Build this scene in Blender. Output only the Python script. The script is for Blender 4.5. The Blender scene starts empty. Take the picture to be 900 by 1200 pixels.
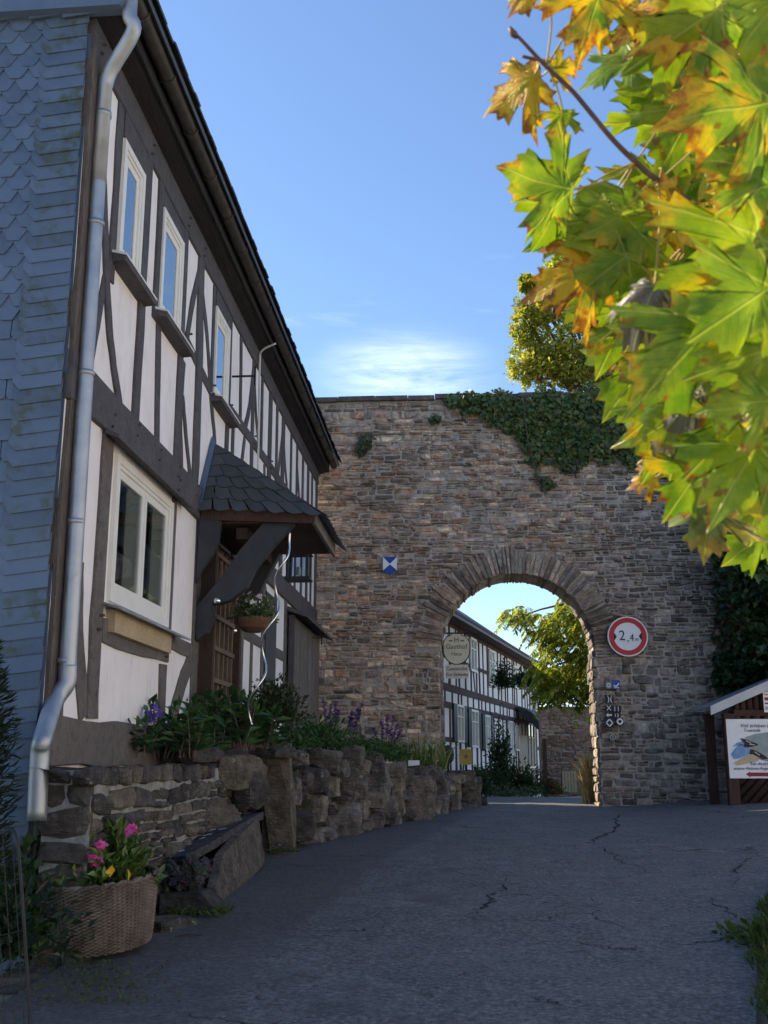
import bpy, math, random
import numpy as np
from mathutils import Vector, Matrix, noise as mnoise
R = math.radians
random.seed(7); rs = np.random.RandomState(11)
S = bpy.context.scene
COL = S.collection

# ------------------------------------------------------------------ camera
PITCH, YAW, F, EYE = R(13.28), R(4.01), 1250.0, 1.6
cd = bpy.data.cameras.new("camera"); cam = bpy.data.objects.new("camera", cd); COL.objects.link(cam)
cam.location = (0, 0, EYE); cam.rotation_euler = (R(90)+PITCH, 0, YAW)
cd.sensor_fit = 'VERTICAL'; cd.sensor_height = 36; cd.lens = 36*F/1200
cd.clip_start = .05; cd.clip_end = 2000
cd.dof.use_dof = True; cd.dof.focus_distance = 13; cd.dof.aperture_fstop = 15
S.camera = cam
# ------------------------------------------------------------------ sky and sun
SUN_EL, SUN_DIR = R(36), Vector((-.93, .37, 0)).normalized()
sun_az = math.atan2(SUN_DIR.x, SUN_DIR.y)
w = bpy.data.worlds.new("World"); S.world = w; w.use_nodes = True
nt = w.node_tree; nt.nodes.clear()
def wn(t): return nt.nodes.new(t)
sky = wn('ShaderNodeTexSky'); sky.sky_type = 'NISHITA'; sky.sun_disc = False
sky.sun_elevation = SUN_EL; sky.sun_rotation = sun_az
sky.air_density = .88; sky.dust_density = .1; sky.ozone_density = 3.4
bg = wn('ShaderNodeBackground'); bg.inputs[1].default_value = .12
wo = wn('ShaderNodeOutputWorld')
tc = wn('ShaderNodeTexCoord'); mp = wn('ShaderNodeMapping'); mp.inputs['Scale'].default_value = (2.2, 2.2, 9)
mp.inputs['Rotation'].default_value = (R(18), R(-24), R(8)); mp.inputs['Location'].default_value = (1.33, .42, .35)
nz = wn('ShaderNodeTexNoise'); nz.inputs['Scale'].default_value = 1.7; nz.inputs['Detail'].default_value = 9; nz.inputs['Roughness'].default_value = .58; nz.inputs['Distortion'].default_value = .6
cr = wn('ShaderNodeMapRange'); cr.inputs[1].default_value = .53; cr.inputs[2].default_value = .78; cr.inputs[4].default_value = .75
sp = wn('ShaderNodeSeparateXYZ')
hz = wn('ShaderNodeMapRange'); hz.inputs[1].default_value = .50; hz.inputs[2].default_value = .22   # cirrus thin out with height
ml = wn('ShaderNodeMath'); ml.operation = 'MULTIPLY'
# one soft cirrus fan low above the gateway, besides the thin general veil
dv = Vector((-.045, .934, .352)).normalized()
dt = wn('ShaderNodeVectorMath'); dt.operation = 'SUBTRACT'; dt.inputs[1].default_value = dv
sc2 = wn('ShaderNodeMapping'); sc2.inputs['Rotation'].default_value = (0, R(-16), 0); sc2.inputs['Scale'].default_value = (10, 4, 21)
ln2 = wn('ShaderNodeVectorMath'); ln2.operation = 'LENGTH'; fa = wn('ShaderNodeMapRange'); fa.interpolation_type = 'SMOOTHSTEP'; fa.inputs[1].default_value = 1.05; fa.inputs[2].default_value = .0
mp3 = wn('ShaderNodeMapping'); mp3.inputs['Rotation'].default_value = (0, R(38), 0); mp3.inputs['Scale'].default_value = (7, 5, 46)
nz3 = wn('ShaderNodeTexNoise'); nz3.inputs['Scale'].default_value = 1.0; nz3.inputs['Detail'].default_value = 8; nz3.inputs['Roughness'].default_value = .7; nz3.inputs['Distortion'].default_value = .35
r3 = wn('ShaderNodeMapRange'); r3.inputs[1].default_value = .34; r3.inputs[2].default_value = .80; r3.inputs[4].default_value = .75
fm = wn('ShaderNodeMath'); fm.operation = 'MULTIPLY'; fx = wn('ShaderNodeMath'); fx.operation = 'MAXIMUM'
mx = wn('ShaderNodeMix'); mx.data_type = 'RGBA'; mx.inputs[7].default_value = (8.0, 8.4, 8.9, 1)
lk = nt.links.new
lk(tc.outputs['Generated'], mp.inputs[0]); lk(mp.outputs[0], nz.inputs['Vector']); lk(nz.outputs[0], cr.inputs[0])
lk(tc.outputs['Generated'], sp.inputs[0]); lk(sp.outputs[2], hz.inputs[0]); lk(cr.outputs[0], ml.inputs[0]); lk(hz.outputs[0], ml.inputs[1])
lk(tc.outputs['Generated'], dt.inputs[0]); lk(dt.outputs[0], sc2.inputs[0]); lk(sc2.outputs[0], ln2.inputs[0]); lk(ln2.outputs['Value'], fa.inputs[0])
lk(tc.outputs['Generated'], mp3.inputs[0]); lk(mp3.outputs[0], nz3.inputs['Vector']); lk(nz3.outputs[0], r3.inputs[0]); lk(r3.outputs[0], fm.inputs[0]); lk(fa.outputs[0], fm.inputs[1])
lk(fm.outputs[0], fx.inputs[0]); lk(ml.outputs[0], fx.inputs[1]); lk(fx.outputs[0], mx.inputs[0]); lk(sky.outputs[0], mx.inputs[6]); lk(mx.outputs[2], bg.inputs[0]); lk(bg.outputs[0], wo.inputs[0])
sl = bpy.data.lights.new("sun", 'SUN'); sl.energy = 4.6; sl.angle = R(.5); sl.color = (1, .86, .66)
so = bpy.data.objects.new("sun", sl); COL.objects.link(so)
sd = Vector((SUN_DIR.x*math.cos(SUN_EL), SUN_DIR.y*math.cos(SUN_EL), math.sin(SUN_EL)))
so.rotation_euler = (-sd).to_track_quat('-Z', 'Y').to_euler(); so.location = (-20, 8, 20)
vs = S.view_settings; vs.view_transform = 'Standard'; vs.look = 'None'; vs.exposure = 1.1; vs.gamma = 1; vs.use_curve_mapping = False

# ------------------------------------------------------------------ surveying helpers (metres from measured sight lines)
fwd = np.array([-math.sin(YAW)*math.cos(PITCH), math.cos(YAW)*math.cos(PITCH), math.sin(PITCH)])
rgt = np.array([math.cos(YAW), math.sin(YAW), 0]); upv = np.cross(rgt, fwd); C0 = np.array([0, 0, EYE])
def ray(x, y): return fwd+rgt*(x-450)/F-upv*(y-600)/F
def atX(x, y, v): d = ray(x, y); return Vector(C0+d*v/d[0])
def atY(x, y, v): d = ray(x, y); return Vector(C0+d*v/d[1])
def atD(x, y, v): d = ray(x, y); return Vector(C0+d*v)
def gz(x, y):
    yy = max(-20, min(y, 45)); z = .0773*yy-.00177*yy*abs(yy)*(1 if yy > 0 else 0)
    if y > 45: z -= .02*(min(y, 90)-45)
    k = min(1, max(0, (y-4)/12))
    return z+.07*max(0, min(x, 12)-2.8)*k

# ------------------------------------------------------------------ material helpers
class NB:
    def __init__(s, name):
        s.m = bpy.data.materials.new(name); s.m.use_nodes = True; s.t = s.m.node_tree; s.t.nodes.clear()
        s.out = s.n('ShaderNodeOutputMaterial')
    def n(s, t, **k):
        nd = s.t.nodes.new(t)
        for a, b in k.items(): setattr(nd, a, b)
        return nd
    def l(s, a, b): s.t.links.new(a, b)
    def val(s, sock, v):
        if hasattr(v, 'is_output'): s.l(v, sock)
        else: sock.default_value = v
    def pos(s, kind='pos', scale=(1, 1, 1)):
        if kind == 'pos': o = s.n('ShaderNodeNewGeometry').outputs['Position']
        else: o = s.n('ShaderNodeTexCoord').outputs['Object']
        if scale != (1, 1, 1):
            m = s.n('ShaderNodeMapping'); s.l(o, m.inputs[0]); m.inputs['Scale'].default_value = scale; o = m.outputs[0]
        return o
    def noise(s, scale, detail=5, rough=.55, vec=None, dist=0):
        q = s.n('ShaderNodeTexNoise'); q.inputs['Scale'].default_value = scale; q.inputs['Detail'].default_value = detail
        q.inputs['Roughness'].default_value = rough; q.inputs['Distortion'].default_value = dist
        s.l(vec or s.pos(), q.inputs['Vector']); return q.outputs[0]
    def rng(s, v, a, b, c=0, d=1):
        q = s.n('ShaderNodeMapRange'); s.val(q.inputs[0], v)
        for i, x in zip((1, 2, 3, 4), (a, b, c, d)): q.inputs[i].default_value = x
        return q.outputs[0]
    def math(s, op, a, b=0.0):
        q = s.n('ShaderNodeMath', operation=op); s.val(q.inputs[0], a); s.val(q.inputs[1], b); return q.outputs[0]
    def mix(s, f, a, b, mode='MIX'):
        q = s.n('ShaderNodeMix', data_type='RGBA', blend_type=mode); s.val(q.inputs[0], f)
        for i, v in ((6, a), (7, b)):
            if isinstance(v, tuple): v = v if len(v) == 4 else v+(1,)
            s.val(q.inputs[i], v)
        return q.outputs[2]
    def attr(s, name='tint'):
        return s.n('ShaderNodeAttribute', attribute_name=name).outputs['Color']
    def rand(s): return s.n('ShaderNodeObjectInfo').outputs['Random']
    def bump(s, h, strength=.5, dist=.01, nrm=None):
        q = s.n('ShaderNodeBump'); q.inputs['Strength'].default_value = strength; q.inputs['Distance'].default_value = dist
        s.l(h, q.inputs['Height'])
        if nrm: s.l(nrm, q.inputs['Normal'])
        return q.outputs[0]
    def pbr(s, col, rough=.8, metal=0, nrm=None, spec=.3, coat=0):
        b = s.n('ShaderNodeBsdfPrincipled')
        if isinstance(col, tuple): col = col if len(col) == 4 else col+(1,)
        s.val(b.inputs['Base Color'], col); s.val(b.inputs['Roughness'], rough); s.val(b.inputs['Metallic'], metal)
        b.inputs['Specular IOR Level'].default_value = spec
        if coat: b.inputs['Coat Weight'].default_value = coat
        if nrm: s.l(nrm, b.inputs['Normal'])
        s.l(b.outputs[0], s.out.inputs[0]); return s.m

def mat_plaster():
    b = NB('plaster'); n = b.noise(1.6, 6, .6); n2 = b.noise(9, 5); f = b.noise(60, 4)
    st = b.noise(3.5, 6, .62, b.pos(scale=(3, 3, .6)))
    c = b.mix(b.rng(n, .35, .7), (.85, .80, .77), (.77, .725, .69)); c = b.mix(b.rng(n2, .6, .8, 0, .3), c, (.56, .52, .47))
    c = b.mix(b.rng(st, .52, .75, 0, .4), c, (.5, .47, .43))
    h = b.math('ADD', n2, b.math('MULTIPLY', f, .35))
    return b.pbr(c, .9, nrm=b.bump(h, .6, .012))
def mat_timber(name, c1, c2, sc=(1, 1, 1), rough=.75):
    b = NB(name); g = b.noise(14, 8, .65, b.pos(scale=sc), .4); n = b.noise(2.2, 4); fine = b.noise(60, 4, .6, b.pos(scale=sc))
    c = b.mix(b.rng(g, .35, .68), c1, c2); c = b.mix(b.rng(n, .5, .75, 0, .45), c, tuple(x*1.5 for x in c2))
    c = b.mix(b.rng(b.rand(), 0, 1, 0, .25), c, tuple(x*.6 for x in c1))
    c = b.mix(b.rng(g, .36, .28, 0, .85), c, (.012, .011, .011)); c = b.mix(b.rng(fine, .58, .7, 0, .35), c, tuple(min(.4, x*2.2) for x in c2))
    return b.pbr(c, rough, nrm=b.bump(b.math('ADD', g, b.math('MULTIPLY', fine, .4)), .7, .012))
def mat_slate(name, c1, c2, moss=.0, rough=.5):
    b = NB(name); n = b.noise(7, 6, .6); f = b.noise(45, 6, .7, b.pos(scale=(1, 1, 2.5)))
    c = b.mix(b.rng(n, .3, .7), c1, c2); c = b.mix(b.rand(), c, b.mix(.5, c, tuple(x*1.5 for x in c2)))
    c = b.mix(b.rng(f, .55, .8, 0, .35), c, tuple(x*1.9 for x in c2))
    if moss:
        mm = b.math('MULTIPLY', b.rng(b.noise(3.1, 6, .65), .44, .60), b.rng(b.noise(16, 4), .38, .6, 0, moss))
        c = b.mix(mm, c, (.05, .06, .02))
    return b.pbr(c, b.rng(n, .3, .7, rough-.08, rough+.15), nrm=b.bump(b.math('ADD', n, b.math('MULTIPLY', f, .6)), .5, .008), spec=.45)
def lime_streak(b):      # white lime run-off that has stained the wall down to the crown of the arch
    P = b.pos(); sx = b.n('ShaderNodeSeparateXYZ'); b.l(P, sx.inputs[0]); X, Z = sx.outputs[0], sx.outputs[2]
    wob = b.math('MULTIPLY', b.math('SUBTRACT', b.noise(1.5, 5), .5), .9)
    dx = b.math('ABSOLUTE', b.math('ADD', b.math('SUBTRACT', X, b.math('ADD', .87, b.math('MULTIPLY', b.math('SUBTRACT', Z, 5.6), -.62))), wob))
    k = b.rng(dx, .06, .55, 1, 0); k = b.math('MULTIPLY', k, b.rng(Z, 5.1, 5.4)); k = b.math('MULTIPLY', k, b.rng(Z, 7.7, 6.8))
    return b.math('MULTIPLY', k, b.rng(b.noise(6, 6, .7), .45, .68, 0, .75))
def mat_stone(name, lichen=.25, moss=.2, bump=.02, sc=1.0):
    b = NB(name); t = b.attr(); n = b.noise(9*sc, 8, .65); f = b.noise(38*sc, 8, .7); st = b.noise(11*sc, 7, .62, b.pos(scale=(1, 1, 4)))
    c = b.mix(1.0, t, b.mix(b.rng(n, .30, .70), (.38, .37, .37), (1.75, 1.68, 1.6)), 'MULTIPLY')
    c = b.mix(b.rng(st, .5, .7, 0, .4), c, b.mix(1, t, (.55, .5, .48), 'MULTIPLY'))
    li = b.math('MULTIPLY', b.rng(b.noise(23*sc, 5, .6), .6, .68), b.rng(b.noise(2.3, 3), .45, .65))
    c = b.mix(b.math('MULTIPLY', li, lichen), c, (.42, .42, .38))
    if name == 'rubble_stone': c = b.mix(1, c, b.mix(b.rng(b.noise(.75, 5, .62, b.pos(scale=(1.2, 1, .8))), .34, .64), (.58, .56, .55), (1.22, 1.2, 1.17)), 'MULTIPLY')
    if name == 'rubble_stone': c = b.mix(lime_streak(b), c, (.62, .60, .58))
    ms = b.math('MULTIPLY', b.rng(b.noise(4*sc, 6, .65), .56, .68), moss)
    c = b.mix(ms, c, (.06, .065, .02))
    return b.pbr(c, .88, nrm=b.bump(b.math('ADD', n, b.math('ADD', b.math('MULTIPLY', st, .8), b.math('MULTIPLY', f, .5))), .9, bump))
def mat_noise(name, c1, c2, sc=8, rough=.85, bump=.01, spec=.3, metal=0, scale=(1, 1, 1), strength=.5):
    b = NB(name); n = b.noise(sc, 7, .6, b.pos(scale=scale)); f = b.noise(sc*6, 4, .6, b.pos(scale=scale))
    c = b.mix(b.rng(n, .3, .7), c1, c2)
    return b.pbr(c, rough, metal, b.bump(b.math('ADD', n, b.math('MULTIPLY', f, .4)), strength, bump), spec)
def mat_leaf(name, transl=.45, rough=.45, gain=1.0):
    b = NB(name); t = b.attr(); n = b.noise(12, 4)
    c = b.mix(1.0, t, b.mix(b.rng(n, .3, .7), (.75*gain,)*3, (1.3*gain,)*3), 'MULTIPLY')
    d = b.n('ShaderNodeBsdfPrincipled'); b.l(c, d.inputs['Base Color']); d.inputs['Roughness'].default_value = rough; d.inputs['Specular IOR Level'].default_value = .35
    tr = b.n('ShaderNodeBsdfTranslucent'); b.l(b.mix(1, c, (1.3, 1.35, .6), 'MULTIPLY'), tr.inputs[0])
    m = b.n('ShaderNodeMixShader'); m.inputs[0].default_value = transl; b.l(d.outputs[0], m.inputs[1]); b.l(tr.outputs[0], m.inputs[2]); b.l(m.outputs[0], b.out.inputs[0])
    return b.m
def mat_maple():
    b = NB('maple_leaf'); uv = b.n('ShaderNodeUVMap', uv_map='leaf').outputs[0]
    sx = b.n('ShaderNodeSeparateXYZ'); b.l(uv, sx.inputs[0]); X, Y = b.math('ABSOLUTE', sx.outputs[0]), sx.outputs[1]
    vein = X
    for a in (62, 104):
        ca, sa = math.cos(R(a)), math.sin(R(a))
        dd = b.math('ABSOLUTE', b.math('SUBTRACT', b.math('MULTIPLY', X, ca), b.math('MULTIPLY', Y, sa)))
        al = b.math('ADD', b.math('MULTIPLY', X, sa), b.math('MULTIPLY', Y, ca))
        dd = b.math('ADD', dd, b.math('MULTIPLY', b.math('LESS_THAN', al, 0.0), 1.0)); vein = b.math('MINIMUM', vein, dd)
    # side veins: chevrons leaving each main vein
    av = b.math('MULTIPLY', b.math('ADD', Y, b.math('MULTIPLY', X, -.75)), 9.0)
    side = b.math('ABSOLUTE', b.math('SUBTRACT', b.math('FRACT', av), .5)); side = b.rng(side, .0, .07, 1, 0)
    vm = b.rng(vein, .006, .022, 1, 0)
    t = b.attr(); sep = b.n('ShaderNodeSeparateColor'); b.l(b.attr('leafinfo'), sep.inputs[0]); edge, hue, dry = sep.outputs[0], sep.outputs[1], sep.outputs[2]
    n = b.noise(22, 6, .6, b.pos()); n2 = b.noise(70, 5, .6, b.pos())
    green = b.mix(b.rng(n, .35, .65), (.11, .225, .012), (.33, .40, .02))
    yel = b.mix(b.rng(n2, .35, .65), (.62, .46, .02), (.70, .33, .015))
    k = b.rng(b.math('ADD', b.math('ADD', hue, b.math('MULTIPLY', b.math('SUBTRACT', n, .5), 1.6)), b.math('MULTIPLY', edge, .25)), .62, .86)
    c = b.mix(k, green, yel)
    br = b.rng(b.math('ADD', b.math('ADD', b.math('MULTIPLY', edge, .55), b.math('MULTIPLY', hue, .42)), b.math('MULTIPLY', b.math('SUBTRACT', n2, .5), 1.3)), .66, .86)
    c = b.mix(br, c, b.mix(b.rng(n, .4, .6), (.20, .055, .01), (.42, .15, .015)))
    spots = b.math('MULTIPLY', b.rng(b.noise(38, 3), .66, .70), .8); c = b.mix(spots, c, (.16, .07, .01))
    c = b.mix(dry, c, b.mix(b.rng(n, .3, .7), (.09, .105, .075), (.15, .115, .09)))
    c = b.mix(b.math('MULTIPLY', vm, .55), c, (.50, .52, .12)); c = b.mix(b.math('MULTIPLY', side, .07), c, (.10, .16, .01))
    h = b.math('ADD', b.math('MULTIPLY', vm, 1.0), b.math('ADD', b.math('MULTIPLY', side, .4), b.math('MULTIPLY', n2, .5)))
    nr = b.bump(h, .5, .002)
    d = b.n('ShaderNodeBsdfPrincipled'); b.l(c, d.inputs['Base Color']); d.inputs['Roughness'].default_value = .42; d.inputs['Specular IOR Level'].default_value = .4; b.l(nr, d.inputs['Normal'])
    tr = b.n('ShaderNodeBsdfTranslucent'); b.l(b.mix(1, c, (1.15, 1.2, .6), 'MULTIPLY'), tr.inputs[0]); b.l(nr, tr.inputs[1])
    m = b.n('ShaderNodeMixShader'); b.l(b.rng(dry, 0, 1, .46, .2), m.inputs[0]); b.l(d.outputs[0], m.inputs[1]); b.l(tr.outputs[0], m.inputs[2]); b.l(m.outputs[0], b.out.inputs[0])
    return b.m
def mat_asphalt():
    b = NB('asphalt'); P = b.pos()
    big = b.noise(.55, 5, .6, P); mid = b.noise(3.2, 6, .65, P); fine = b.noise(30, 8, .8, P); grit = b.noise(260, 2, .6, P)
    c = b.mix(b.rng(big, .35, .65), (.135, .132, .130), (.190, .186, .182)); c = b.mix(b.rng(mid, .4, .75, 0, .55), c, (.085, .085, .088)); c = b.mix(b.rng(b.noise(9, 7, .75, P), .42, .62, 0, .45), c, (.08, .08, .082))
    c = b.mix(b.rng(fine, .52, .58, 0, .7), c, (.30, .30, .30)); c = b.mix(b.rng(fine, .47, .41, 0, .75), c, (.035, .035, .037)); c = b.mix(b.rng(b.noise(11, 6, .7, P), .5, .66, 0, .35), c, (.075, .075, .08)); c = b.mix(b.rng(grit, .6, .75, 0, .4), c, (.03, .032, .036))
    def crack(sc, wd, maskscale, lo, hi, off):
        mp_ = b.n('ShaderNodeMapping'); b.l(P, mp_.inputs[0]); mp_.inputs['Location'].default_value = off
        ns = b.n('ShaderNodeTexNoise'); ns.inputs['Scale'].default_value = 2.4; ns.inputs['Detail'].default_value = 7; b.l(mp_.outputs[0], ns.inputs['Vector'])
        ad = b.n('ShaderNodeVectorMath', operation='MULTIPLY_ADD'); b.l(ns.outputs[1], ad.inputs[0]); ad.inputs[1].default_value = (.7, .7, .7); b.l(mp_.outputs[0], ad.inputs[2])
        v = b.n('ShaderNodeTexVoronoi', feature='DISTANCE_TO_EDGE'); v.inputs['Scale'].default_value = sc; b.l(ad.outputs[0], v.inputs['Vector'])
        return b.math('MULTIPLY', b.rng(v.outputs[0], wd*.3, wd, 1, 0), b.rng(b.noise(maskscale, 4, .6, mp_.outputs[0]), lo, hi))
    k = b.math('MAXIMUM', crack(.42, .004, .55, .54, .60, (3.1, 1.7, 0)), crack(2.6, .028, .7, .62, .68, (9, 4.2, 0)))
    c = b.mix(b.math('MULTIPLY', k, .8), c, (.008, .009, .010))
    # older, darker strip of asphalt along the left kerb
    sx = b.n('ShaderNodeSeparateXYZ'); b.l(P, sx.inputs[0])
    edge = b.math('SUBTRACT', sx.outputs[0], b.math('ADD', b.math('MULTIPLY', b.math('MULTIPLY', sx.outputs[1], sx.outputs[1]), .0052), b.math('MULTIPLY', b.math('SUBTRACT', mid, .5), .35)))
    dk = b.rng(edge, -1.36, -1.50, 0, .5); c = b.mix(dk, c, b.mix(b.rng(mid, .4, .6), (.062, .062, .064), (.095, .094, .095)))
    patch = b.math('MULTIPLY', b.rng(b.noise(1.1, 5, .6, P), .60, .68), .5); c = b.mix(patch, c, (.075, .075, .078))
    h = b.math('SUBTRACT', b.math('ADD', b.math('MULTIPLY', fine, .7), b.math('ADD', mid, b.math('MULTIPLY', grit, .35))), b.math('MULTIPLY', k, 2.5))
    return b.pbr(c, b.rng(mid, .3, .7, .6, .85), nrm=b.bump(h, 1.0, .022), spec=.3)

M = dict(
 plaster=mat_plaster(),
 timber=mat_timber('grey_timber', (.060, .054, .056), (.100, .090, .092), (1, 1, 1)),

 timber_low=mat_timber('brown_grey_timber', (.095, .082, .074), (.155, .135, .12)),
 timber_brown=mat_timber('weathered_timber', (.07, .055, .047), (.16, .13, .11), (6, 6, .6)),
 timber_far=mat_timber('far_timber', (.045, .022, .022), (.075, .038, .035)),
 soffit=mat_timber('soffit_paint', (.018, .016, .017), (.032, .029, .030), (4, .5, 4)),
 blackpaint=mat_noise('charcoal_paint', (.028, .031, .036), (.045, .049, .055), 5, .5, .004),
 darkwood=mat_timber('dark_wood', (.035, .022, .015), (.08, .052, .035), (5, 5, .7)),
 lattice=mat_timber('lattice_wood', (.10, .070, .050), (.20, .15, .11), (5, 5, .7)),
 greywood=mat_timber('grey_boards', (.11, .095, .085), (.21, .185, .165), (9, 9, .5)),
 redwood=mat_timber('stained_wood', (.045, .022, .018), (.085, .045, .035), (7, 7, .5)),
 paleboard=mat_timber('pale_board', (.42, .32, .19), (.58, .46, .29), (8, .8, 8)),
 slate=mat_slate('slate', (.052, .082, .132), (.080, .118, .18)),
 slate_moss=mat_slate('mossy_slate', (.052, .080, .128), (.078, .114, .172), .8),
 roofslate=mat_slate('roof_slate', (.030, .033, .037), (.060, .064, .070), .35, .55),
 frame=mat_noise('window_paint', (.72, .69, .62), (.80, .77, .70), 4, .45, .001),
 zinc=None, stone=mat_stone('rubble_stone', .2, .10, .02), rock=mat_stone('field_stone', .8, .45, .09, .8),
 mortar=mat_noise('lime_mortar', (.27, .245, .21), (.52, .475, .41), 5, .95, .05, strength=1),
 whitemortar=mat_noise('pale_mortar', (.14, .135, .125), (.36, .36, .345), 7, .95, .03, strength=.9),
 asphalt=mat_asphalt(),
 soil=mat_noise('soil', (.022, .018, .013), (.06, .05, .035), 9, .95, .04, strength=1),
 earth=mat_noise('ground_earth', (.30, .26, .19), (.44, .39, .30), 3, .95, .05),
 leaf=mat_leaf('foliage', .48), leafg=mat_leaf('glossy_foliage', .15, .35), petal=mat_leaf('petals', .25, .6), maple=mat_maple(),
 bark=mat_noise('bark', (.06, .045, .035), (.14, .11, .085), 20, .9, .02, strength=.9),
 twig=mat_noise('twig_bark', (.09, .05, .05), (.17, .10, .085), 60, .6, .003),
 wicker=mat_noise('wicker', (.085, .066, .052), (.25, .195, .155), 9, .6, .004),
 black=mat_noise('black_metal', (.012, .012, .014), (.022, .022, .025), 20, .5, .002),
 white=mat_noise('white_enamel', (.72, .74, .78), (.80, .82, .84), 6, .35, .001),
 red=mat_noise('red_enamel', (.45, .012, .02), (.52, .018, .03), 6, .35, .001),
 darkred=mat_noise('dark_red_print', (.22, .01, .03), (.26, .015, .04), 6, .45, .001),
 blue=mat_noise('blue_enamel', (.012, .05, .26), (.02, .075, .34), 6, .35, .001),
 ink=mat_noise('black_print', (.012, .012, .015), (.02, .02, .022), 9, .5, .001),
 inkblue=mat_noise('blue_print', (.03, .035, .12), (.05, .06, .16), 9, .5, .001),
 lake=mat_noise('pale_blue_print', (.12, .25, .50), (.25, .40, .60), 14, .5, .001),
 sand=mat_noise('tan_print', (.42, .34, .22), (.55, .46, .32), 20, .5, .001),
 greyprint=mat_noise('grey_print', (.22, .27, .29), (.33, .38, .38), 9, .5, .001),
 cream=mat_noise('cream_paint', (.52, .53, .48), (.62, .63, .57), 6, .5, .001),
 yellow=mat_noise('yellow_enamel', (.42, .27, .06), (.50, .33, .08), 6, .4, .001),
 curtain=mat_noise('curtain_cloth', (.48, .45, .30), (.60, .57, .40), 30, .9, .005, scale=(1, 6, .4)),
 room=mat_noise('room_interior', (.10, .085, .07), (.16, .14, .12), 3, .9, .001),
 terracotta=mat_noise('brown_pot', (.09, .045, .028), (.15, .08, .05), 12, .55, .004),
 tin=mat_noise('grey_tin', (.26, .29, .33), (.36, .39, .43), 3, .45, .003, metal=.4),
 steel=mat_noise('bright_steel', (.62, .62, .62), (.75, .75, .74), 5, .22, .001, metal=1),
 gravel=mat_noise('grit', (.03, .03, .032), (.10, .10, .10), 30, .9, .03, strength=1),
)
def mat_zinc():
    b = NB('zinc'); n = b.noise(5, 6); f = b.noise(60, 4)
    c = b.mix(b.rng(n, .3, .7), (.30, .33, .36), (.46, .48, .50)); c = b.mix(b.rng(b.noise(2.6, 6, .7), .55, .75, 0, .6), c, (.22, .23, .25))
    return b.pbr(c, b.rng(n, .3, .7, .42, .6), .8, b.bump(f, .3, .003), .5)
M['zinc'] = mat_zinc()
def mat_glass(name, tintc=(.9, .95, 1), refl=.12):
    b = NB(name); tr = b.n('ShaderNodeBsdfTransparent'); tr.inputs[0].default_value = tintc+(1,)
    gl = b.n('ShaderNodeBsdfGlossy'); gl.inputs['Roughness'].default_value = .015
    b.l(b.bump(b.noise(1.3, 2), .12, .02), gl.inputs['Normal'])
    fr = b.n('ShaderNodeFresnel'); fr.inputs[0].default_value = 1.5
    m = b.n('ShaderNodeMixShader'); b.l(b.math('ADD', b.math('MULTIPLY', fr.outputs[0], .7), refl), m.inputs[0]); b.l(tr.outputs[0], m.inputs[1]); b.l(gl.outputs[0], m.inputs[2]); b.l(m.outputs[0], b.out.inputs[0])
    return b.m
M['glass'] = mat_glass('window_glass', refl=.04); M['glass_up'] = mat_glass('upper_window_glass', (.5, .52, .55), .45)

# ------------------------------------------------------------------ object helpers
WL = {}
def root(name, label, cat, loc=(0, 0, 0), group=None):
    o = bpy.data.objects.new(name, None); COL.objects.link(o); o.location = loc; o.empty_display_size = .2
    WL[o.name] = Vector(loc); tag(o, label, cat, group); return o
def tag(o, label=None, cat=None, group=None, kind=None):
    if label: o['label'] = label
    if cat: o['category'] = cat
    if group: o['group'] = group
    if kind: o['kind'] = kind
    return o
def build(name, V, Fc, mat, parent=None, tint=None, smooth=False, kind=None, label=None, uv=None, info=None, mats=None, fmat=None):
    V = np.asarray(V, dtype=np.float64).reshape(-1, 3)
    lo, hi = V.min(0), V.max(0); c = Vector((lo+hi)/2)
    if parent is None: c = Vector(((lo[0]+hi[0])/2, (lo[1]+hi[1])/2, lo[2]))
    me = bpy.data.meshes.new(name)
    Vl = (V-np.array(c))
    if isinstance(Fc, np.ndarray):      # all faces of one size
        nf, k = Fc.shape
        me.vertices.add(len(Vl)); me.vertices.foreach_set('co', Vl.astype(np.float32).ravel())
        me.loops.add(nf*k); me.loops.foreach_set('vertex_index', Fc.astype(np.int32).ravel())
        me.polygons.add(nf); me.polygons.foreach_set('loop_start', np.arange(0, nf*k, k, dtype=np.int32))
        me.update(calc_edges=True)
    else: me.from_pydata(Vl.tolist(), [], Fc)
    for mm in (mats or [mat]): me.materials.append(mm)
    if fmat is not None: me.polygons.foreach_set('material_index', np.asarray(fmat, dtype=np.int32))
    if tint is not None:
        tint = np.asarray(tint, dtype=np.float32)
        if tint.ndim == 1: tint = np.tile(tint, (len(V), 1))
        a = me.color_attributes.new('tint', 'FLOAT_COLOR', 'POINT'); a.data.foreach_set('color', np.hstack([tint[:, :3], np.ones((len(V), 1), np.float32)]).ravel())
    if info is not None:
        a = me.color_attributes.new('leafinfo', 'FLOAT_COLOR', 'POINT'); a.data.foreach_set('color', np.hstack([info, np.ones((len(V), 1))]).astype(np.float32).ravel())
    if uv is not None:
        u = me.uv_layers.new(name='leaf'); vi = np.zeros(len(me.loops), np.int32); me.loops.foreach_get('vertex_index', vi)
        u.data.foreach_set('uv', np.asarray(uv, np.float32)[vi].ravel())
    if smooth: me.polygons.foreach_set('use_smooth', [True]*len(me.polygons))
    me.update()
    o = bpy.data.objects.new(name, me); COL.objects.link(o)
    if parent is not None: o.parent = parent; o.location = c-WL[parent.name]
    else: o.location = c
    WL[o.name] = c
    if kind: o['kind'] = kind
    if label: o['label'] = label
    return o
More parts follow.
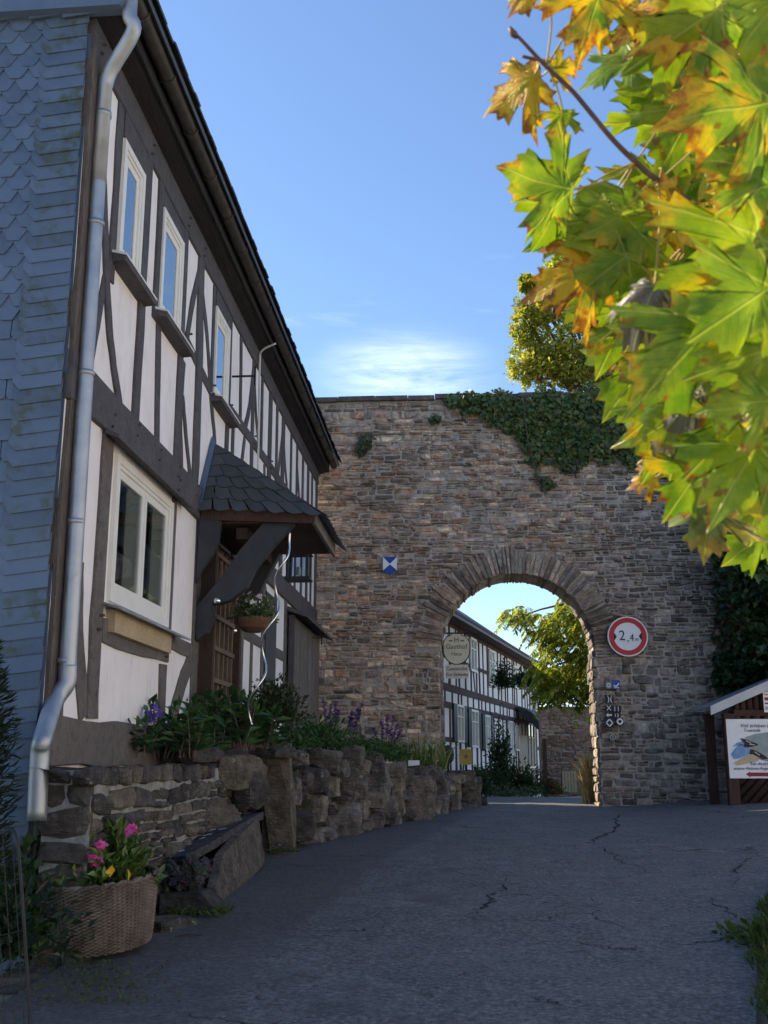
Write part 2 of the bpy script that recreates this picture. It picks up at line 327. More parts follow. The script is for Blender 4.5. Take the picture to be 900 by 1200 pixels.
class G:            # geometry collector
    def __init__(s): s.v = []; s.f = []; s.t = []; s.m = []
    def add(s, V, Fc, t=None, m=0):
        k = len(s.v); s.v += [tuple(p) for p in V]; s.f += [tuple(i+k for i in q) for q in Fc]
        s.t += [t or (1, 1, 1)]*len(V); s.m += [m]*len(Fc); return s
    def box(s, a, b, t=None, m=0):
        x0, y0, z0 = a; x1, y1, z1 = b
        V = [(x0, y0, z0), (x1, y0, z0), (x1, y1, z0), (x0, y1, z0), (x0, y0, z1), (x1, y0, z1), (x1, y1, z1), (x0, y1, z1)]
        return s.add(V, [(0, 3, 2, 1), (4, 5, 6, 7), (0, 1, 5, 4), (1, 2, 6, 5), (2, 3, 7, 6), (3, 0, 4, 7)], t, m)
    def bar(s, p, q, wd, th, up=(0, 0, 1), t=None, m=0):     # rectangular bar p->q
        p, q = Vector(p), Vector(q); d = (q-p).normalized(); u = Vector(up); sd_ = d.cross(u)
        if sd_.length < 1e-4: sd_ = d.cross(Vector((1, 0, 0)))
        sd_.normalize(); u = sd_.cross(d).normalized(); V = []
        for e in (p, q):
            for a, b in ((-1, -1), (1, -1), (1, 1), (-1, 1)): V.append(e+sd_*(a*wd/2)+u*(b*th/2))
        return s.add(V, [(3, 2, 1, 0), (4, 5, 6, 7), (0, 1, 5, 4), (1, 2, 6, 5), (2, 3, 7, 6), (3, 0, 4, 7)], t, m)
    def tube(s, pts, r, n=10, t=None, m=0, caps=True):
        pts = [Vector(p) for p in pts]; rr = r if isinstance(r, (list, tuple)) else [r]*len(pts); V = []; prev = None
        for i, p in enumerate(pts):
            d = (pts[min(i+1, len(pts)-1)]-pts[max(i-1, 0)]).normalized()
            if prev is None: a = d.orthogonal().normalized()
            else: a = (prev-d*prev.dot(d)).normalized()
            prev = a; b = d.cross(a)
            for k in range(n):
                an = 2*math.pi*k/n; V.append(p+(a*math.cos(an)+b*math.sin(an))*rr[i])
        Fc = []
        for i in range(len(pts)-1):
            for k in range(n): Fc.append((i*n+k, i*n+(k+1) % n, (i+1)*n+(k+1) % n, (i+1)*n+k))
        if caps: Fc += [tuple(range(n))[::-1], tuple((len(pts)-1)*n+k for k in range(n))]
        return s.add(V, Fc, t, m)
    def prism(s, poly, off, t=None, m=0):                  # poly (3d list) extruded by vector
        n = len(poly); off = Vector(off); V = [Vector(p) for p in poly]+[Vector(p)+off for p in poly]
        return s.add(V, [tuple(range(n)), tuple(range(2*n-1, n-1, -1))]+[(i, n+i, n+(i+1) % n, (i+1) % n) for i in range(n)], t, m)
    def build(s, name, mat, parent=None, **k):
        mats = k.get('mats')
        return build(name, s.v, s.f, mat, parent, tint=s.t if k.pop('tint', False) else None, fmat=s.m if mats else None, **k)
def box(name, a, b, mat, parent=None, **k): return G().box(a, b).build(name, mat, parent, **k)
def lathe(c, prof, n=24):
    V = []; Fc = []
    for r, z in prof:
        for k in range(n): a = 2*math.pi*k/n; V.append((c[0]+r*math.cos(a), c[1]+r*math.sin(a), c[2]+z))
    for i in range(len(prof)-1):
        for k in range(n): Fc.append((i*n+k, i*n+(k+1) % n, (i+1)*n+(k+1) % n, (i+1)*n+k))
    return V, Fc
def nv(x, y, z=0, s=1.0): return mnoise.noise(Vector((x*s, y*s, z*s)))
def bez(pts, n):        # Catmull-Rom through points
    pts = [Vector(p) for p in pts]; P = [pts[0]]+pts+[pts[-1]]; out = []
    for i in range(1, len(P)-2):
        for k in range(n):
            t = k/n; a, b, c, d = P[i-1], P[i], P[i+1], P[i+2]
            out.append(.5*((2*b)+(c-a)*t+(2*a-5*b+4*c-d)*t*t+(3*b-a-3*c+d)*t**3))
    out.append(pts[-1]); return out
def rock(c, size, seed, rot=(0, 0, 0), rough=.18, n=3, flat=.0):
    """angular boulder: a subdivided box pulled toward an ellipsoid and knocked about"""
    rg = random.Random(seed); o3 = Vector((rg.uniform(0, 50), rg.uniform(0, 50), rg.uniform(0, 50)))
    V = []; idx = {}; Fc = []
    def vid(i, j, k):
        if (i, j, k) not in idx:
            p = Vector((i/n*2-1, j/n*2-1, k/n*2-1)); q = p.normalized()*1.18
            r = p.lerp(q, .36+flat); nn = mnoise.noise(r*1.1+o3); r = r*(1+rough*1.7*nn); r += mnoise.noise_vector(r*1.7+o3)*rough*.7; r += mnoise.noise_vector(Vector((r.x*3, r.y*3, r.z*5))+o3)*rough*.5
            idx[(i, j, k)] = len(V); V.append(r)
        return idx[(i, j, k)]
    for a in range(n):
        for b in range(n):
            Fc += [(vid(a, b, 0), vid(a, b+1, 0), vid(a+1, b+1, 0), vid(a+1, b, 0)), (vid(a, b, n), vid(a+1, b, n), vid(a+1, b+1, n), vid(a, b+1, n)),
                   (vid(a, 0, b), vid(a+1, 0, b), vid(a+1, 0, b+1), vid(a, 0, b+1)), (vid(a, n, b), vid(a, n, b+1), vid(a+1, n, b+1), vid(a+1, n, b)),
                   (vid(0, a, b), vid(0, a, b+1), vid(0, a+1, b+1), vid(0, a+1, b)), (vid(n, a, b), vid(n, a+1, b), vid(n, a+1, b+1), vid(n, a, b+1))]
    from mathutils import Euler
    E_ = Euler(rot).to_matrix(); c = Vector(c)
    return [c+E_ @ Vector((v.x*size[0]/2, v.y*size[1]/2, v.z*size[2]/2)) for v in V], Fc
STONES = [(.27, .235, .20), (.31, .27, .225), (.23, .205, .185), (.20, .18, .17), (.26, .235, .22), (.34, .295, .235), (.25, .20, .165), (.23, .215, .20), (.28, .19, .14)]
WS = [(.235, .19, .155), (.28, .23, .185), (.19, .155, .135), (.165, .14, .125), (.23, .195, .175), (.31, .265, .205), (.22, .15, .12), (.20, .175, .16), (.26, .16, .11), (.14, .12, .115)]
WS = [tuple(c*1.6*.8+(sum(q)/3)*1.6*.2 for c in q) for q in WS]
RK = .62     # field stones are darker than the wall stones
def stone_face(u0, u1, v0, v1, rg, out, inset=.012, gap=.010, back=.04):
    """irregular flat-faced rubble stone in (u,v), proud of plane by out"""
    cu, cv, a, b = (u0+u1)/2, (v0+v1)/2, (u1-u0)/2-gap, (v1-v0)/2-gap*.7
    n = 8; pts = []
    kk = rg.uniform(-.25, .25)*b
    for (sx, sy) in ((-1, -1), (0, -1), (1, -1), (1, 0), (1, 1), (0, 1), (-1, 1), (-1, 0)):
        k = rg.uniform(.80, 1.02) if sx and sy else rg.uniform(.9, 1.1)
        pts.append((cu+sx*a*(k if sx and sy else rg.uniform(.95, 1.05))+rg.uniform(-.12, .12)*min(a, b), cv+sy*b*k+rg.uniform(-.2, .2)*b+kk*sx))
    V = [(p[0], p[1], -back) for p in pts]+[(p[0], p[1], out*.35) for p in pts]
    tz = rg.uniform(-.3, .3)*out; tx = rg.uniform(-.3, .3)*out
    for p in pts:
        du, dv = p[0]-cu, p[1]-cv; k = 1-inset/max(.02, math.hypot(du, dv))*1.3
        V.append((cu+du*k, cv+dv*k, out+tx*du/a+tz*dv/b+rg.uniform(-.15, .15)*out))
    V.append((cu+rg.uniform(-.3, .3)*a, cv+rg.uniform(-.3, .3)*b, out*rg.uniform(1.0, 1.5)))
    Fc = []
    for i in range(n):
        j = (i+1) % n; Fc += [(i, j, n+j, n+i), (n+i, n+j, 2*n+j, 2*n+i), (2*n+i, 2*n+j, 3*n)]
    return V, Fc
def rubble(intervals, z0, z1, hr, wr, rg, hfun=None):
    """yield rectangles of random-coursed rubble; intervals(z) -> [(u0,u1)]"""
    z = z0; k = 0
    while z < z1-.03:
        h = rg.uniform(*hr)*(hfun(z) if hfun else 1); h = min(h, z1-z)
        for (a, b) in intervals(z+h/2):
            u = a
            while u < b-.02:
                wd = rg.uniform(*wr)*(1.25 if rg.random() < .12 else 1)
                if b-u-wd < wr[0]*.7: wd = b-u
                wob = lambda q: .05*nv(q*.9, z*1.2+5)+.022*nv(q*2.6, z*3)
                if rg.random() < .30 and h > hr[0]*1.5:
                    m = rg.uniform(.38, .62); yield (u, u+wd, z+wob(u), z+h*m+wob(u)); yield (u, u+wd*.5*rg.uniform(.7, 1.3), z+h*m+wob(u), z+h+wob(u)); 
                    yield (u+wd*.5, u+wd, z+h*m+wob(u), z+h+wob(u))
                else: yield (u, u+wd, z+wob(u), z+h+wob(u))
                u += wd
        z += h; k += 1
def lay_wall(parent, rects, tomap, rg, mat, cap=300, tintf=None, out=(.012, .05), name='stone'):
    items = []
    for (u0, u1, v0, v1) in rects:
        if u1-u0 < .03 or v1-v0 < .02: continue
        V, Fc = stone_face(u0, u1, v0, v1, rg, rg.uniform(*out), gap=min(.013, (v1-v0)*.14))
        t = rg.choice(WS); s_ = rg.uniform(.5, 1.35); t = tuple(c*s_ for c in t)
        if tintf: t = tintf((u0+u1)/2, (v0+v1)/2, t)
        items.append(((u1-u0)*(v1-v0), [tomap(*p) for p in V], Fc, t))
    items.sort(key=lambda q: -q[0]); 
    for q in items[:cap]: build(name, q[1], q[2], mat, parent, tint=q[3])
    if len(items) > cap:
        g = G()
        for q in items[cap:]: g.add(q[1], q[2], q[3])
        g.build('small_stones', mat, parent, tint=True, kind='stuff')

# ---- foliage made of small folded leaves
def leaves(P, D, L, W, fold=.25, nrm=None):
    """P base points, D directions (unit), L lengths, W widths -> verts, tris"""
    n = len(P); up = rs.normal(size=(n, 3)) if nrm is None else nrm+rs.normal(size=(n, 3))*.45
    s = np.cross(D, up); s /= np.linalg.norm(s, axis=1, keepdims=True)+1e-9; u = np.cross(s, D)
    L = L[:, None]; W = W[:, None]; mid = P+D*L*.45
    a = mid+s*W/2+u*W*fold; b = mid-s*W/2+u*W*fold; tip = P+D*L-u*L*.12
    V = np.stack([P, a, tip, b], 1).reshape(-1, 3); base = np.arange(n)[:, None]*4
    Fc = np.concatenate([base+np.array([[0, 1, 2]]), base+np.array([[0, 2, 3]])], 1).reshape(-1, 3)
    return V, Fc
def unit(a): return a/(np.linalg.norm(a, axis=1, keepdims=True)+1e-9)
def pal(n, cols, var=.25, rep=4):
    c = np.array(cols)[rs.randint(0, len(cols), n)]*rs.uniform(1-var, 1+var, (n, 1)); return np.repeat(c, rep, 0)
GREENS = [(.035, .075, .02), (.05, .10, .025), (.03, .06, .022), (.07, .11, .03)]
def clump(center, rad, n, size, cols=GREENS, aspect=.45, updir=.5, name='foliage', parent=None, mat=None, shell=.35, droop=0, lob=3):
    c = np.array(center); d = unit(rs.normal(size=(n, 3))); d[:, 2] = np.abs(d[:, 2])*1.0-.15
    r = (shell+(1-shell)*rs.uniform(0, 1, n))[:, None]
    bump = 1+.28*np.sin(d[:, :1]*lob*3+c[0]*7)*np.cos(d[:, 1:2]*lob*2.6+c[1]*5)+.15*rs.normal(size=(n, 1))*.5
    P = c+d*r*np.array(rad)*bump
    D = unit(d+rs.normal(size=(n, 3))*.6+np.array([0, 0, updir-droop]))
    L = size*rs.uniform(.6, 1.3, n); V, Fc = leaves(P, D, L, L*aspect, nrm=d+np.array([0, 0, .6]))
    return build(name, V, Fc, mat or M['leaf'], parent, tint=pal(n, cols))
def plant(name, label, cat, center, rad, n, size, group=None, stems=6, **k):
    c = Vector(center); r = root(name, label, cat, (c.x, c.y, c.z), group)
    clump(center, rad, n, size, parent=r, **k); g = G()
    for i in range(stems):
        a = random.uniform(0, 6.28); q = Vector((math.cos(a)*rad[0]*.6, math.sin(a)*rad[1]*.6, rad[2]*.7))
        G().tube([c+q*.1, c+Vector((q.x*.4, q.y*.4, q.z*.5)), c+q], [.008, .006, .003], 5).build('stem', M['twig'], r)
    return r
def text(body, size, loc, rotm, mat, name, parent, depth=.004, align='CENTER', sx=1.0, shear=0):
    cu = bpy.data.curves.new('t', 'FONT'); cu.body = body; cu.size = size; cu.align_x = align; cu.align_y = 'CENTER'; cu.extrude = depth/2; cu.shear = shear; cu.resolution_u = 3
    to = bpy.data.objects.new('t', cu); COL.objects.link(to); dg = bpy.context.evaluated_depsgraph_get()
    me = bpy.data.meshes.new_from_object(to.evaluated_get(dg)); 
    V = [Vector(loc)+rotm @ Vector((v.co.x*sx, v.co.y, v.co.z)) for v in me.vertices]; Fc = [tuple(p.vertices) for p in me.polygons]
    bpy.data.objects.remove(to); bpy.data.curves.remove(cu); bpy.data.meshes.remove(me)
    return build(name, V, Fc, mat, parent)
FACE_CAM = Matrix(((1, 0, 0), (0, 0, -1), (0, 1, 0)))       # text in XZ plane read from -Y

# ================================================================== SETTING: ground, road
def sheet(name, xs, ys, mat, dz=0.0, label=None, rough=0.0, edge=None):
    V = []; nx, ny = len(xs), len(ys)
    for j, y in enumerate(ys):
        for i, x in enumerate(xs):
            xx = x
            if edge: lo, hi = edge(y); xx = lo+(hi-lo)*(x-xs[0])/(xs[-1]-xs[0])
            V.append((xx, y, gz(xx, y)+dz+rough*nv(xx, y, 0, .9)+rough*.4*nv(xx, y, 3, 3)))
    Fc = [(j*nx+i, j*nx+i+1, (j+1)*nx+i+1, (j+1)*nx+i) for j in range(ny-1) for i in range(nx-1)]
    return tag(build(name, V, Fc, mat, smooth=True), kind='structure')
ys = list(np.arange(-30, 4, 4))+list(np.arange(4, 46, 1.0))+list(np.arange(46, 100, 6))+[120, 160, 240, 400, 700]
xs = [-700, -300, -120, -60, -30, -15, -9, -6, -4.5, -3.5]+list(np.arange(-3, 8, .8))+[9, 12, 18, 30, 60, 120, 300, 700]
sheet('ground', xs, ys, M['earth'], -.10)
def road_edge(y):
    T = [(-30, -2.6, 3.2), (3, -2.5, 1.6), (5.5, -2.45, 1.35), (7.5, -2.35, 1.9), (9.3, -2.3, 2.5), (12, -2.1, 5.5), (13.5, -1.9, 7), (16, -1.2, 8), (20.5, -.5, 9), (22, -1.5, 9), (26, -4, 9), (34, -3, 8), (60, 4, 9)]
    for (a, b, c), (d, e, f) in zip(T, T[1:]):
        if a <= y <= d: t = (y-a)/(d-a); return b+(e-b)*t, c+(f-c)*t
    return T[-1][1:]
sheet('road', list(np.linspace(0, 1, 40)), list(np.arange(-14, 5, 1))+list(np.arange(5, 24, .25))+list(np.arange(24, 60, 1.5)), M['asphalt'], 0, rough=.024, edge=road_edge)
# dark cracks: thin irregular fissures cut into the asphalt, each a shallow trough of its own
def crack_mesh(px, wd, seed):
    rg = random.Random(seed); pts = []
    for x, y in px:
        d = ray(x, y); t = 2.0
        while t < 60:
            p = C0+t*d
            if p[2] < gz(p[0], p[1])+.012: break
            t += .01
        pts.append(Vector(p))
    pts = bez(pts, 8); V = []; Fc = []
    for i, p in enumerate(pts):
        d = (pts[min(i+1, len(pts)-1)]-pts[max(0, i-1)]); d.z = 0; d.normalize(); s_ = Vector((-d.y, d.x, 0)); off = s_*rg.uniform(-.05, .05)
        k = wd*rg.uniform(.1, .75)*math.sin(math.pi*(i+.6)/(len(pts)+.2))
        for e in (-1, 1):
            q = p+off+s_*e*k/2; q.z = gz(q.x, q.y)+.024*nv(q.x, q.y, 0, .9)+.0096*nv(q.x, q.y, 3, 3)+.004; V.append(q)
    for i in range(len(pts)-1): Fc.append((2*i, 2*i+1, 2*i+3, 2*i+2))
    return V, Fc
g = G()
for k, (px, wd) in enumerate([
    ([(748, 946), (722, 956), (722, 970), (700, 980), (690, 986), (668, 992)], .07), ([(690, 986), (712, 996), (735, 1010), (762, 1018)], .04),
    ([(592, 1022), (588, 1040), (572, 1048), (575, 1056), (556, 1066), (545, 1072)], .055), ([(900, 996), (876, 1004), (862, 1018), (860, 1040)], .045),
    ([(820, 1048), (846, 1062), (866, 1076)], .035), ([(380, 1090), (420, 1088), (452, 1082)], .05), ([(660, 1180), (640, 1174), (622, 1168)], .04),
    ([(520, 1142), (545, 1140), (566, 1136)], .03), ([(780, 1108), (810, 1100), (850, 1098), (872, 1090)], .03), ([(600, 1020), (640, 1010), (690, 1002)], .02)]):
    g.add(*crack_mesh(px, wd, k))
M['fissure'] = mat_noise('asphalt_crack', (.012, .012, .013), (.03, .03, .03), 40, .95, .01)
tag(g.build('asphalt_cracks', M['fissure']), kind='structure')

# ================================================================== TOWER WALL WITH ARCH
TX0, TX1, TY, TZ, TT = -2.82, 5.35, 20.5, 8.85, 1.05
AX, AR, AZ = 1.11, 1.47, 3.72           # arch centre x, radius, springing height
JL, JR = AX-AR, AX+AR
gw = root('gate_wall', 'tall rubble stone wall pierced by a round arch over the lane', 'stone gateway', (AX, TY+.5, .84))
def top(x): return TZ-.05+.03*nv(x*.7, 3)
poly = [(TX0, 0), (JL, 0), (JL, AZ)]+[(AX-AR*math.cos(a), AZ+AR*math.sin(a)) for a in np.linspace(.05, math.pi-.05, 28)]+[(JR, AZ), (JR, 0), (TX1, 0)]
poly += [(x, top(x)-.02) for x in np.linspace(TX1, TX0, 24)]
G().prism([(x, TY-.006, z) for x, z in poly], (0, TT, 0)).build('mortar_core', M['mortar'], gw)
RING = .62
def free(z):
    if z < AZ: return [(TX0, JL-.0), (JR+.0, TX1)]
    r = AR+RING*.72
    d = z-AZ
    if d < r: h = math.sqrt(max(0, r*r-d*d)); return [(TX0, AX-h), (AX+h, TX1)]
    return [(TX0, TX1)]
rg = random.Random(3)
rects = list(rubble(free, .55, TZ-.12, (.045, .115), (.09, .42), rg, lambda z: (1.35 if z < 3.2 else 1.0)*(1+.45*max(0, nv(z*1.7, 4))+(.7 if rg.random() < .10 else 0))))
def ttint(u, v, t):  # paints warm bounce at left and grey shade at right into the stone colour
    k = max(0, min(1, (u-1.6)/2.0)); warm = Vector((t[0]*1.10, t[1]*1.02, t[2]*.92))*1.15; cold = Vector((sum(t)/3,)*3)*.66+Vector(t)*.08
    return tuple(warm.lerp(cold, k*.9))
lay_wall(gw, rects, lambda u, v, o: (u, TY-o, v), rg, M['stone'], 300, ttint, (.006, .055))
# voussoirs: thin radial stones that run through the wall
a = .02; k = 0
while a < math.pi-.02:
    da = rg.uniform(.035, .075); b = min(a+da, math.pi-.01); L0, L1 = AR-rg.uniform(-.012, .03), AR+RING*rg.uniform(.62, .90)
    yo = TY-rg.uniform(.01, .10); gp = .009; q = []
    for (ang, rr) in ((a+gp, L0), (b-gp, L0), (b-gp*.7+rg.uniform(-.01, .01), (L0+L1)/2), (b-gp+rg.uniform(-.012, .006), L1), (a+gp+rg.uniform(-.006, .012), L1), (a+gp*.7+rg.uniform(-.01, .01), (L0+L1)/2)):
        q.append((AX-rr*math.cos(ang), yo, AZ+rr*math.sin(ang)))
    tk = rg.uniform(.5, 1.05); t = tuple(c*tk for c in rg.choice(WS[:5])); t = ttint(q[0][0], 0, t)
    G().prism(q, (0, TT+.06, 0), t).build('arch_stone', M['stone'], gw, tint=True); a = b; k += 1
# long jamb stones lining both reveals
for side, X in ((1, JL), (-1, JR)):
    z = .6
    while z < AZ-.02:
        h = min(rg.uniform(.10, .24), AZ-z); yy = TY-.02
        while yy < TY+TT:
            wd = min(rg.uniform(.3, .6), TY+TT+.01-yy)
            if TY+TT-yy-wd < .12: wd = TY+TT+.01-yy
            V, Fc = stone_face(yy, yy+wd, z, z+h, rg, rg.uniform(.02, .05)); t = rg.choice(STONES[:6]); t = tuple(c*1.15 for c in t)
            build('jamb_stone', [(X+side*p[2], p[0], p[1]) for p in V], Fc, M['stone'], gw, tint=t); yy += wd
        z += h
# flat capping slabs along the left half of the top
x = TX0-.06
while x < 3.2:
    wd = rg.uniform(.4, .95); z0 = TZ-.1+rg.uniform(-.025, .02); g = G(); e = .03
    g.prism([(x+.006, TY-.09, z0+(.0 if x > TX0 else -.02)), (x+wd-.006, TY-.09, z0), (x+wd-.006, TY-.07, z0+.10+rg.uniform(-.01, .01)), (x+.006, TY-.07, z0+.10)], (0, TT+.16, 0), (.12, .095, .09))
    g.build('coping_slab', M['stone'], gw, tint=True); x += wd

def wall_sign(name, label, cat, loc): return root(name, label, cat, loc)
def disc(g, c, r, y, n=40, m=0, th=.004, r0=0):
    if r0 == 0: g.prism([(c[0]+r*math.cos(6.2832*i/n), y, c[1]+r*math.sin(6.2832*i/n)) for i in range(n)], (0, th, 0), m=m)
    else:
        V = []; 
        for i in range(n):
            a = 6.2832*i/n; V += [(c[0]+r*math.cos(a), y, c[1]+r*math.sin(a)), (c[0]+r0*math.cos(a), y, c[1]+r0*math.sin(a)), (c[0]+r*math.cos(a), y+th, c[1]+r*math.sin(a)), (c[0]+r0*math.cos(a), y+th, c[1]+r0*math.sin(a))]
        Fc = []
        for i in range(n): j = (i+1) % n; Fc += [(4*i, 4*i+1, 4*j+1, 4*j), (4*i, 4*j, 4*j+2, 4*i+2), (4*i+1, 4*i+3, 4*j+3, 4*j+1)]
        g.add(V, Fc, m=m)
    return g
# width-limit sign
SX, SZ, SY = 3.17, 3.93, TY-.17
ts = root('width_limit_sign', 'round red and white sign reading 2,4 m on the wall right of the arch', 'traffic sign', (SX, SY, SZ))
disc(G(), (SX, SZ), .375, SY, th=.02).build('plate', M['white'], ts)
disc(G(), (SX, SZ), .352, SY-.004, r0=.262).build('red_ring', M['red'], ts)
text('2', .27, (SX-.105, SY-.006, SZ+.01), FACE_CAM, M['ink'], 'figure_two', ts, sx=.92)
text(',', .20, (SX-.0, SY-.006, SZ-.03), FACE_CAM, M['ink'], 'comma', ts)
text('4', .20, (SX+.075, SY-.006, SZ-.03), FACE_CAM, M['ink'], 'figure_four', ts, sx=.8)
text('m', .11, (SX+.165, SY-.006, SZ-.055), FACE_CAM, M['ink'], 'letter_m', ts, sx=.8)
for s_ in (-1, 1):
    G().prism([(SX+s_*.262, SY-.005, SZ-.065), (SX+s_*.262, SY-.005, SZ+.065), (SX+s_*.245, SY-.005, SZ+.065), (SX+s_*.205, SY-.005, SZ), (SX+s_*.245, SY-.005, SZ-.065)], (0, .003, 0)).build('arrow', M['ink'], ts)
g = G(); g.bar((SX, SY+.03, SZ-.2), (SX, SY+.03, SZ+.2), .05, .02); g.build('mounting_rail', M['steel'], ts)
# heritage shield
HX, HZ, HY = -1.31, 5.33, TY-.16; hw, hh = .135, .185
hs = root('heritage_shield', 'small blue and white heritage shield on the stone wall left of the arch', 'plaque', (HX, HY, HZ))
out_ = [(HX-hw, HZ+hh), (HX+hw, HZ+hh), (HX+hw, HZ-hh*.45), (HX, HZ-hh), (HX-hw, HZ-hh*.45)]
G().prism([(x, HY, z) for x, z in out_], (0, .012, 0)).build('plate', M['white'], hs)
G().prism([(HX-hw, HY-.004, HZ+hh), (HX+hw, HY-.004, HZ+hh), (HX, HY-.004, HZ+hh*.25)], (0, .003, 0)).build('blue_field', M['blue'], hs)
G().prism([(HX-hw, HY-.004, HZ-hh*.45), (HX, HY-.004, HZ+hh*.2), (HX+hw, HY-.004, HZ-hh*.45), (HX, HY-.004, HZ-hh)], (0, .003, 0)).build('blue_field', M['blue'], hs)
# hiking markers: small plates in a column right of the jamb
def marker(name, label, px, py, wpx, hpx, mat, draw=None, group='trail markers on the gateway wall'):
    c = atY(px, py, TY-.15); wd, h = wpx*.0162, hpx*.0162; r = root(name, label, 'trail marker', c, group)
    box('plate', (c.x-wd/2, c.y, c.z-h/2), (c.x+wd/2, c.y+.05, c.z+h/2), mat, r)
    if draw: draw(r, c, wd, h)
def d_text(s, sz, m='white'):
    return lambda r, c, wd, h: text(s, sz, (c.x, c.y-.004, c.z), FACE_CAM, M[m], 'symbol', r, depth=.003)
marker('trail_marker', 'pale round trail marker beside the blue square marker, topmost of the column', 713.5, 803, 6, 7, M['greyprint'], lambda r, c, wd, h: disc(G(), (c.x, c.z), .04, c.y-.004, 20, r0=.02).build('symbol', M['cream'], r))
marker('trail_marker', 'blue square trail marker with a white swoosh, top right of the column', 722, 802, 9, 10, M['blue'], lambda r, c, wd, h: (G().prism([(c.x-.055, c.y-.004, c.z-.01), (c.x, c.y-.004, c.z-.025), (c.x+.05, c.y-.004, c.z+.035), (c.x+.055, c.y-.004, c.z+.0), (c.x+.01, c.y-.004, c.z-.045), (c.x-.04, c.y-.004, c.z-.04)], (0, .003, 0)).build('symbol', M['white'], r), box('bar', (c.x-.045, c.y-.004, c.z-.068), (c.x+.055, c.y-.001, c.z-.056), M['white'], r)))
marker('trail_marker', 'black trail marker with two back-to-back white arcs', 714.5, 819, 9, 8, M['ink'], d_text(')(', .15))
marker('trail_marker', 'black trail marker bearing a white X', 713.5, 830, 7, 7, M['ink'], d_text('X', .13))
marker('trail_marker', 'black trail marker with the white number 11, beside the X', 722.5, 831, 10, 8, M['ink'], d_text('11', .13))
marker('trail_marker', 'black trail marker with a white left arrow below the X', 713.5, 838, 8, 6, M['ink'], lambda r, c, wd, h: G().prism([(c.x-.055, c.y-.004, c.z), (c.x-.01, c.y-.004, c.z+.04), (c.x-.01, c.y-.004, c.z+.015), (c.x+.055, c.y-.004, c.z+.015), (c.x+.055, c.y-.004, c.z-.015), (c.x-.01, c.y-.004, c.z-.015), (c.x-.01, c.y-.004, c.z-.04)], (0, .003, 0)).build('symbol', M['white'], r))
marker('trail_marker', 'black trail marker with small white number 13 under the 11', 722.5, 838.5, 9, 6, M['ink'], d_text('13', .09))
marker('trail_marker', 'black trail marker with a white diamond outline', 714.3, 847, 10, 11, M['ink'], lambda r, c, wd, h: [G().bar((c.x+a, c.y-.003, c.z+b), (c.x+d, c.y-.003, c.z+e), .006, .022).build('symbol', M['white'], r) for a, b, d, e in ((-.06, 0, 0, .065), (0, .065, .06, 0), (.06, 0, 0, -.065), (0, -.065, -.06, 0))])
marker('trail_marker', 'dark trail marker with a white ring, right of the diamond', 726.5, 845.5, 8, 8, M['ink'], lambda r, c, wd, h: disc(G(), (c.x, c.z), .06, c.y-.004, 24, r0=.03).build('symbol', M['white'], r))
marker('trail_marker', 'lowest dark trail marker with a ringed white B', 718, 864, 7, 7, M['ink'], lambda r, c, wd, h: (disc(G(), (c.x, c.z), .055, c.y-.004, 24, r0=.043).build('ring', M['cream'], r), text('B', .08, (c.x, c.y-.004, c.z), FACE_CAM, M['cream'], 'symbol', r)))

# ================================================================== TIMBER-FRAMED HOUSE ON THE LEFT
W = -2.70; HY0, HY1, HB, HT = 6.85, 19.9, 1.0, 7.1; BX = -9.9; RX, RZ = -6.3, 11.2
house = root('timber_framed_house', 'long white and dark grey timber-framed house with slate-hung gable on the left', 'house', (W, 13, 1.0))
sag = lambda y: -.05*math.sin(max(0, min(1, (y-HY0)/(HY1-HY0)))*math.pi)
# walls: a shell with real openings for the windows
WIN = [(7.96, 9.66, 2.82, 4.0), (7.68, 8.26, 5.55, 6.62), (8.87, 9.60, 5.6, 6.66), (11.08, 11.80, 5.6, 6.66)]
def wall_with_holes(x, y0, y1, z0, z1, holes, th):
    ysx = sorted(set([y0, y1]+[h[0] for h in holes]+[h[1] for h in holes])); zsx = sorted(set([z0, z1]+[h[2] for h in holes]+[h[3] for h in holes])); g = G()
    for a, b in zip(ysx, ysx[1:]):
        for c, d in zip(zsx, zsx[1:]):
            my, mz = (a+b)/2, (c+d)/2
            if any(h[0] < my < h[1] and h[2] < mz < h[3] for h in holes): continue
            g.add([(x, a, c), (x, b, c), (x, b, d), (x, a, d)], [(0, 1, 2, 3)])
    for (a, b, c, d) in holes: g.add([(x, a, c), (x, b, c), (x, b, d), (x, a, d), (x-th, a, c), (x-th, b, c), (x-th, b, d), (x-th, a, d)], [(0, 4, 5, 1), (1, 5, 6, 2), (2, 6, 7, 3), (3, 7, 4, 0)])
    return g
g = wall_with_holes(W, HY0, HY1, HB, HT, WIN, .2)
g.add([(W, HY1, HB), (BX, HY1, HB), (BX, HY1, HT), (RX, HY1, RZ), (W, HY1, HT)], [(0, 1, 2, 3, 4)])
g.add([(BX, HY0, HB), (BX, HY1, HB), (BX, HY1, HT), (BX, HY0, HT)], [(0, 3, 2, 1)])
g.build('plaster_wall', M['plaster'], house)
G().add([(W, HY0, -.2), (BX, HY0, -.2), (BX, HY0, HT), (RX, HY0, RZ), (W, HY0, HT)], [(0, 4, 3, 2, 1)]).build('gable_wall', M['slate'], house)
g = G().box((W-.6, HY0+.02, -.1), (W-.03, HY1-.05, 1.72)); g.build('plinth', M['whitemortar'], house)
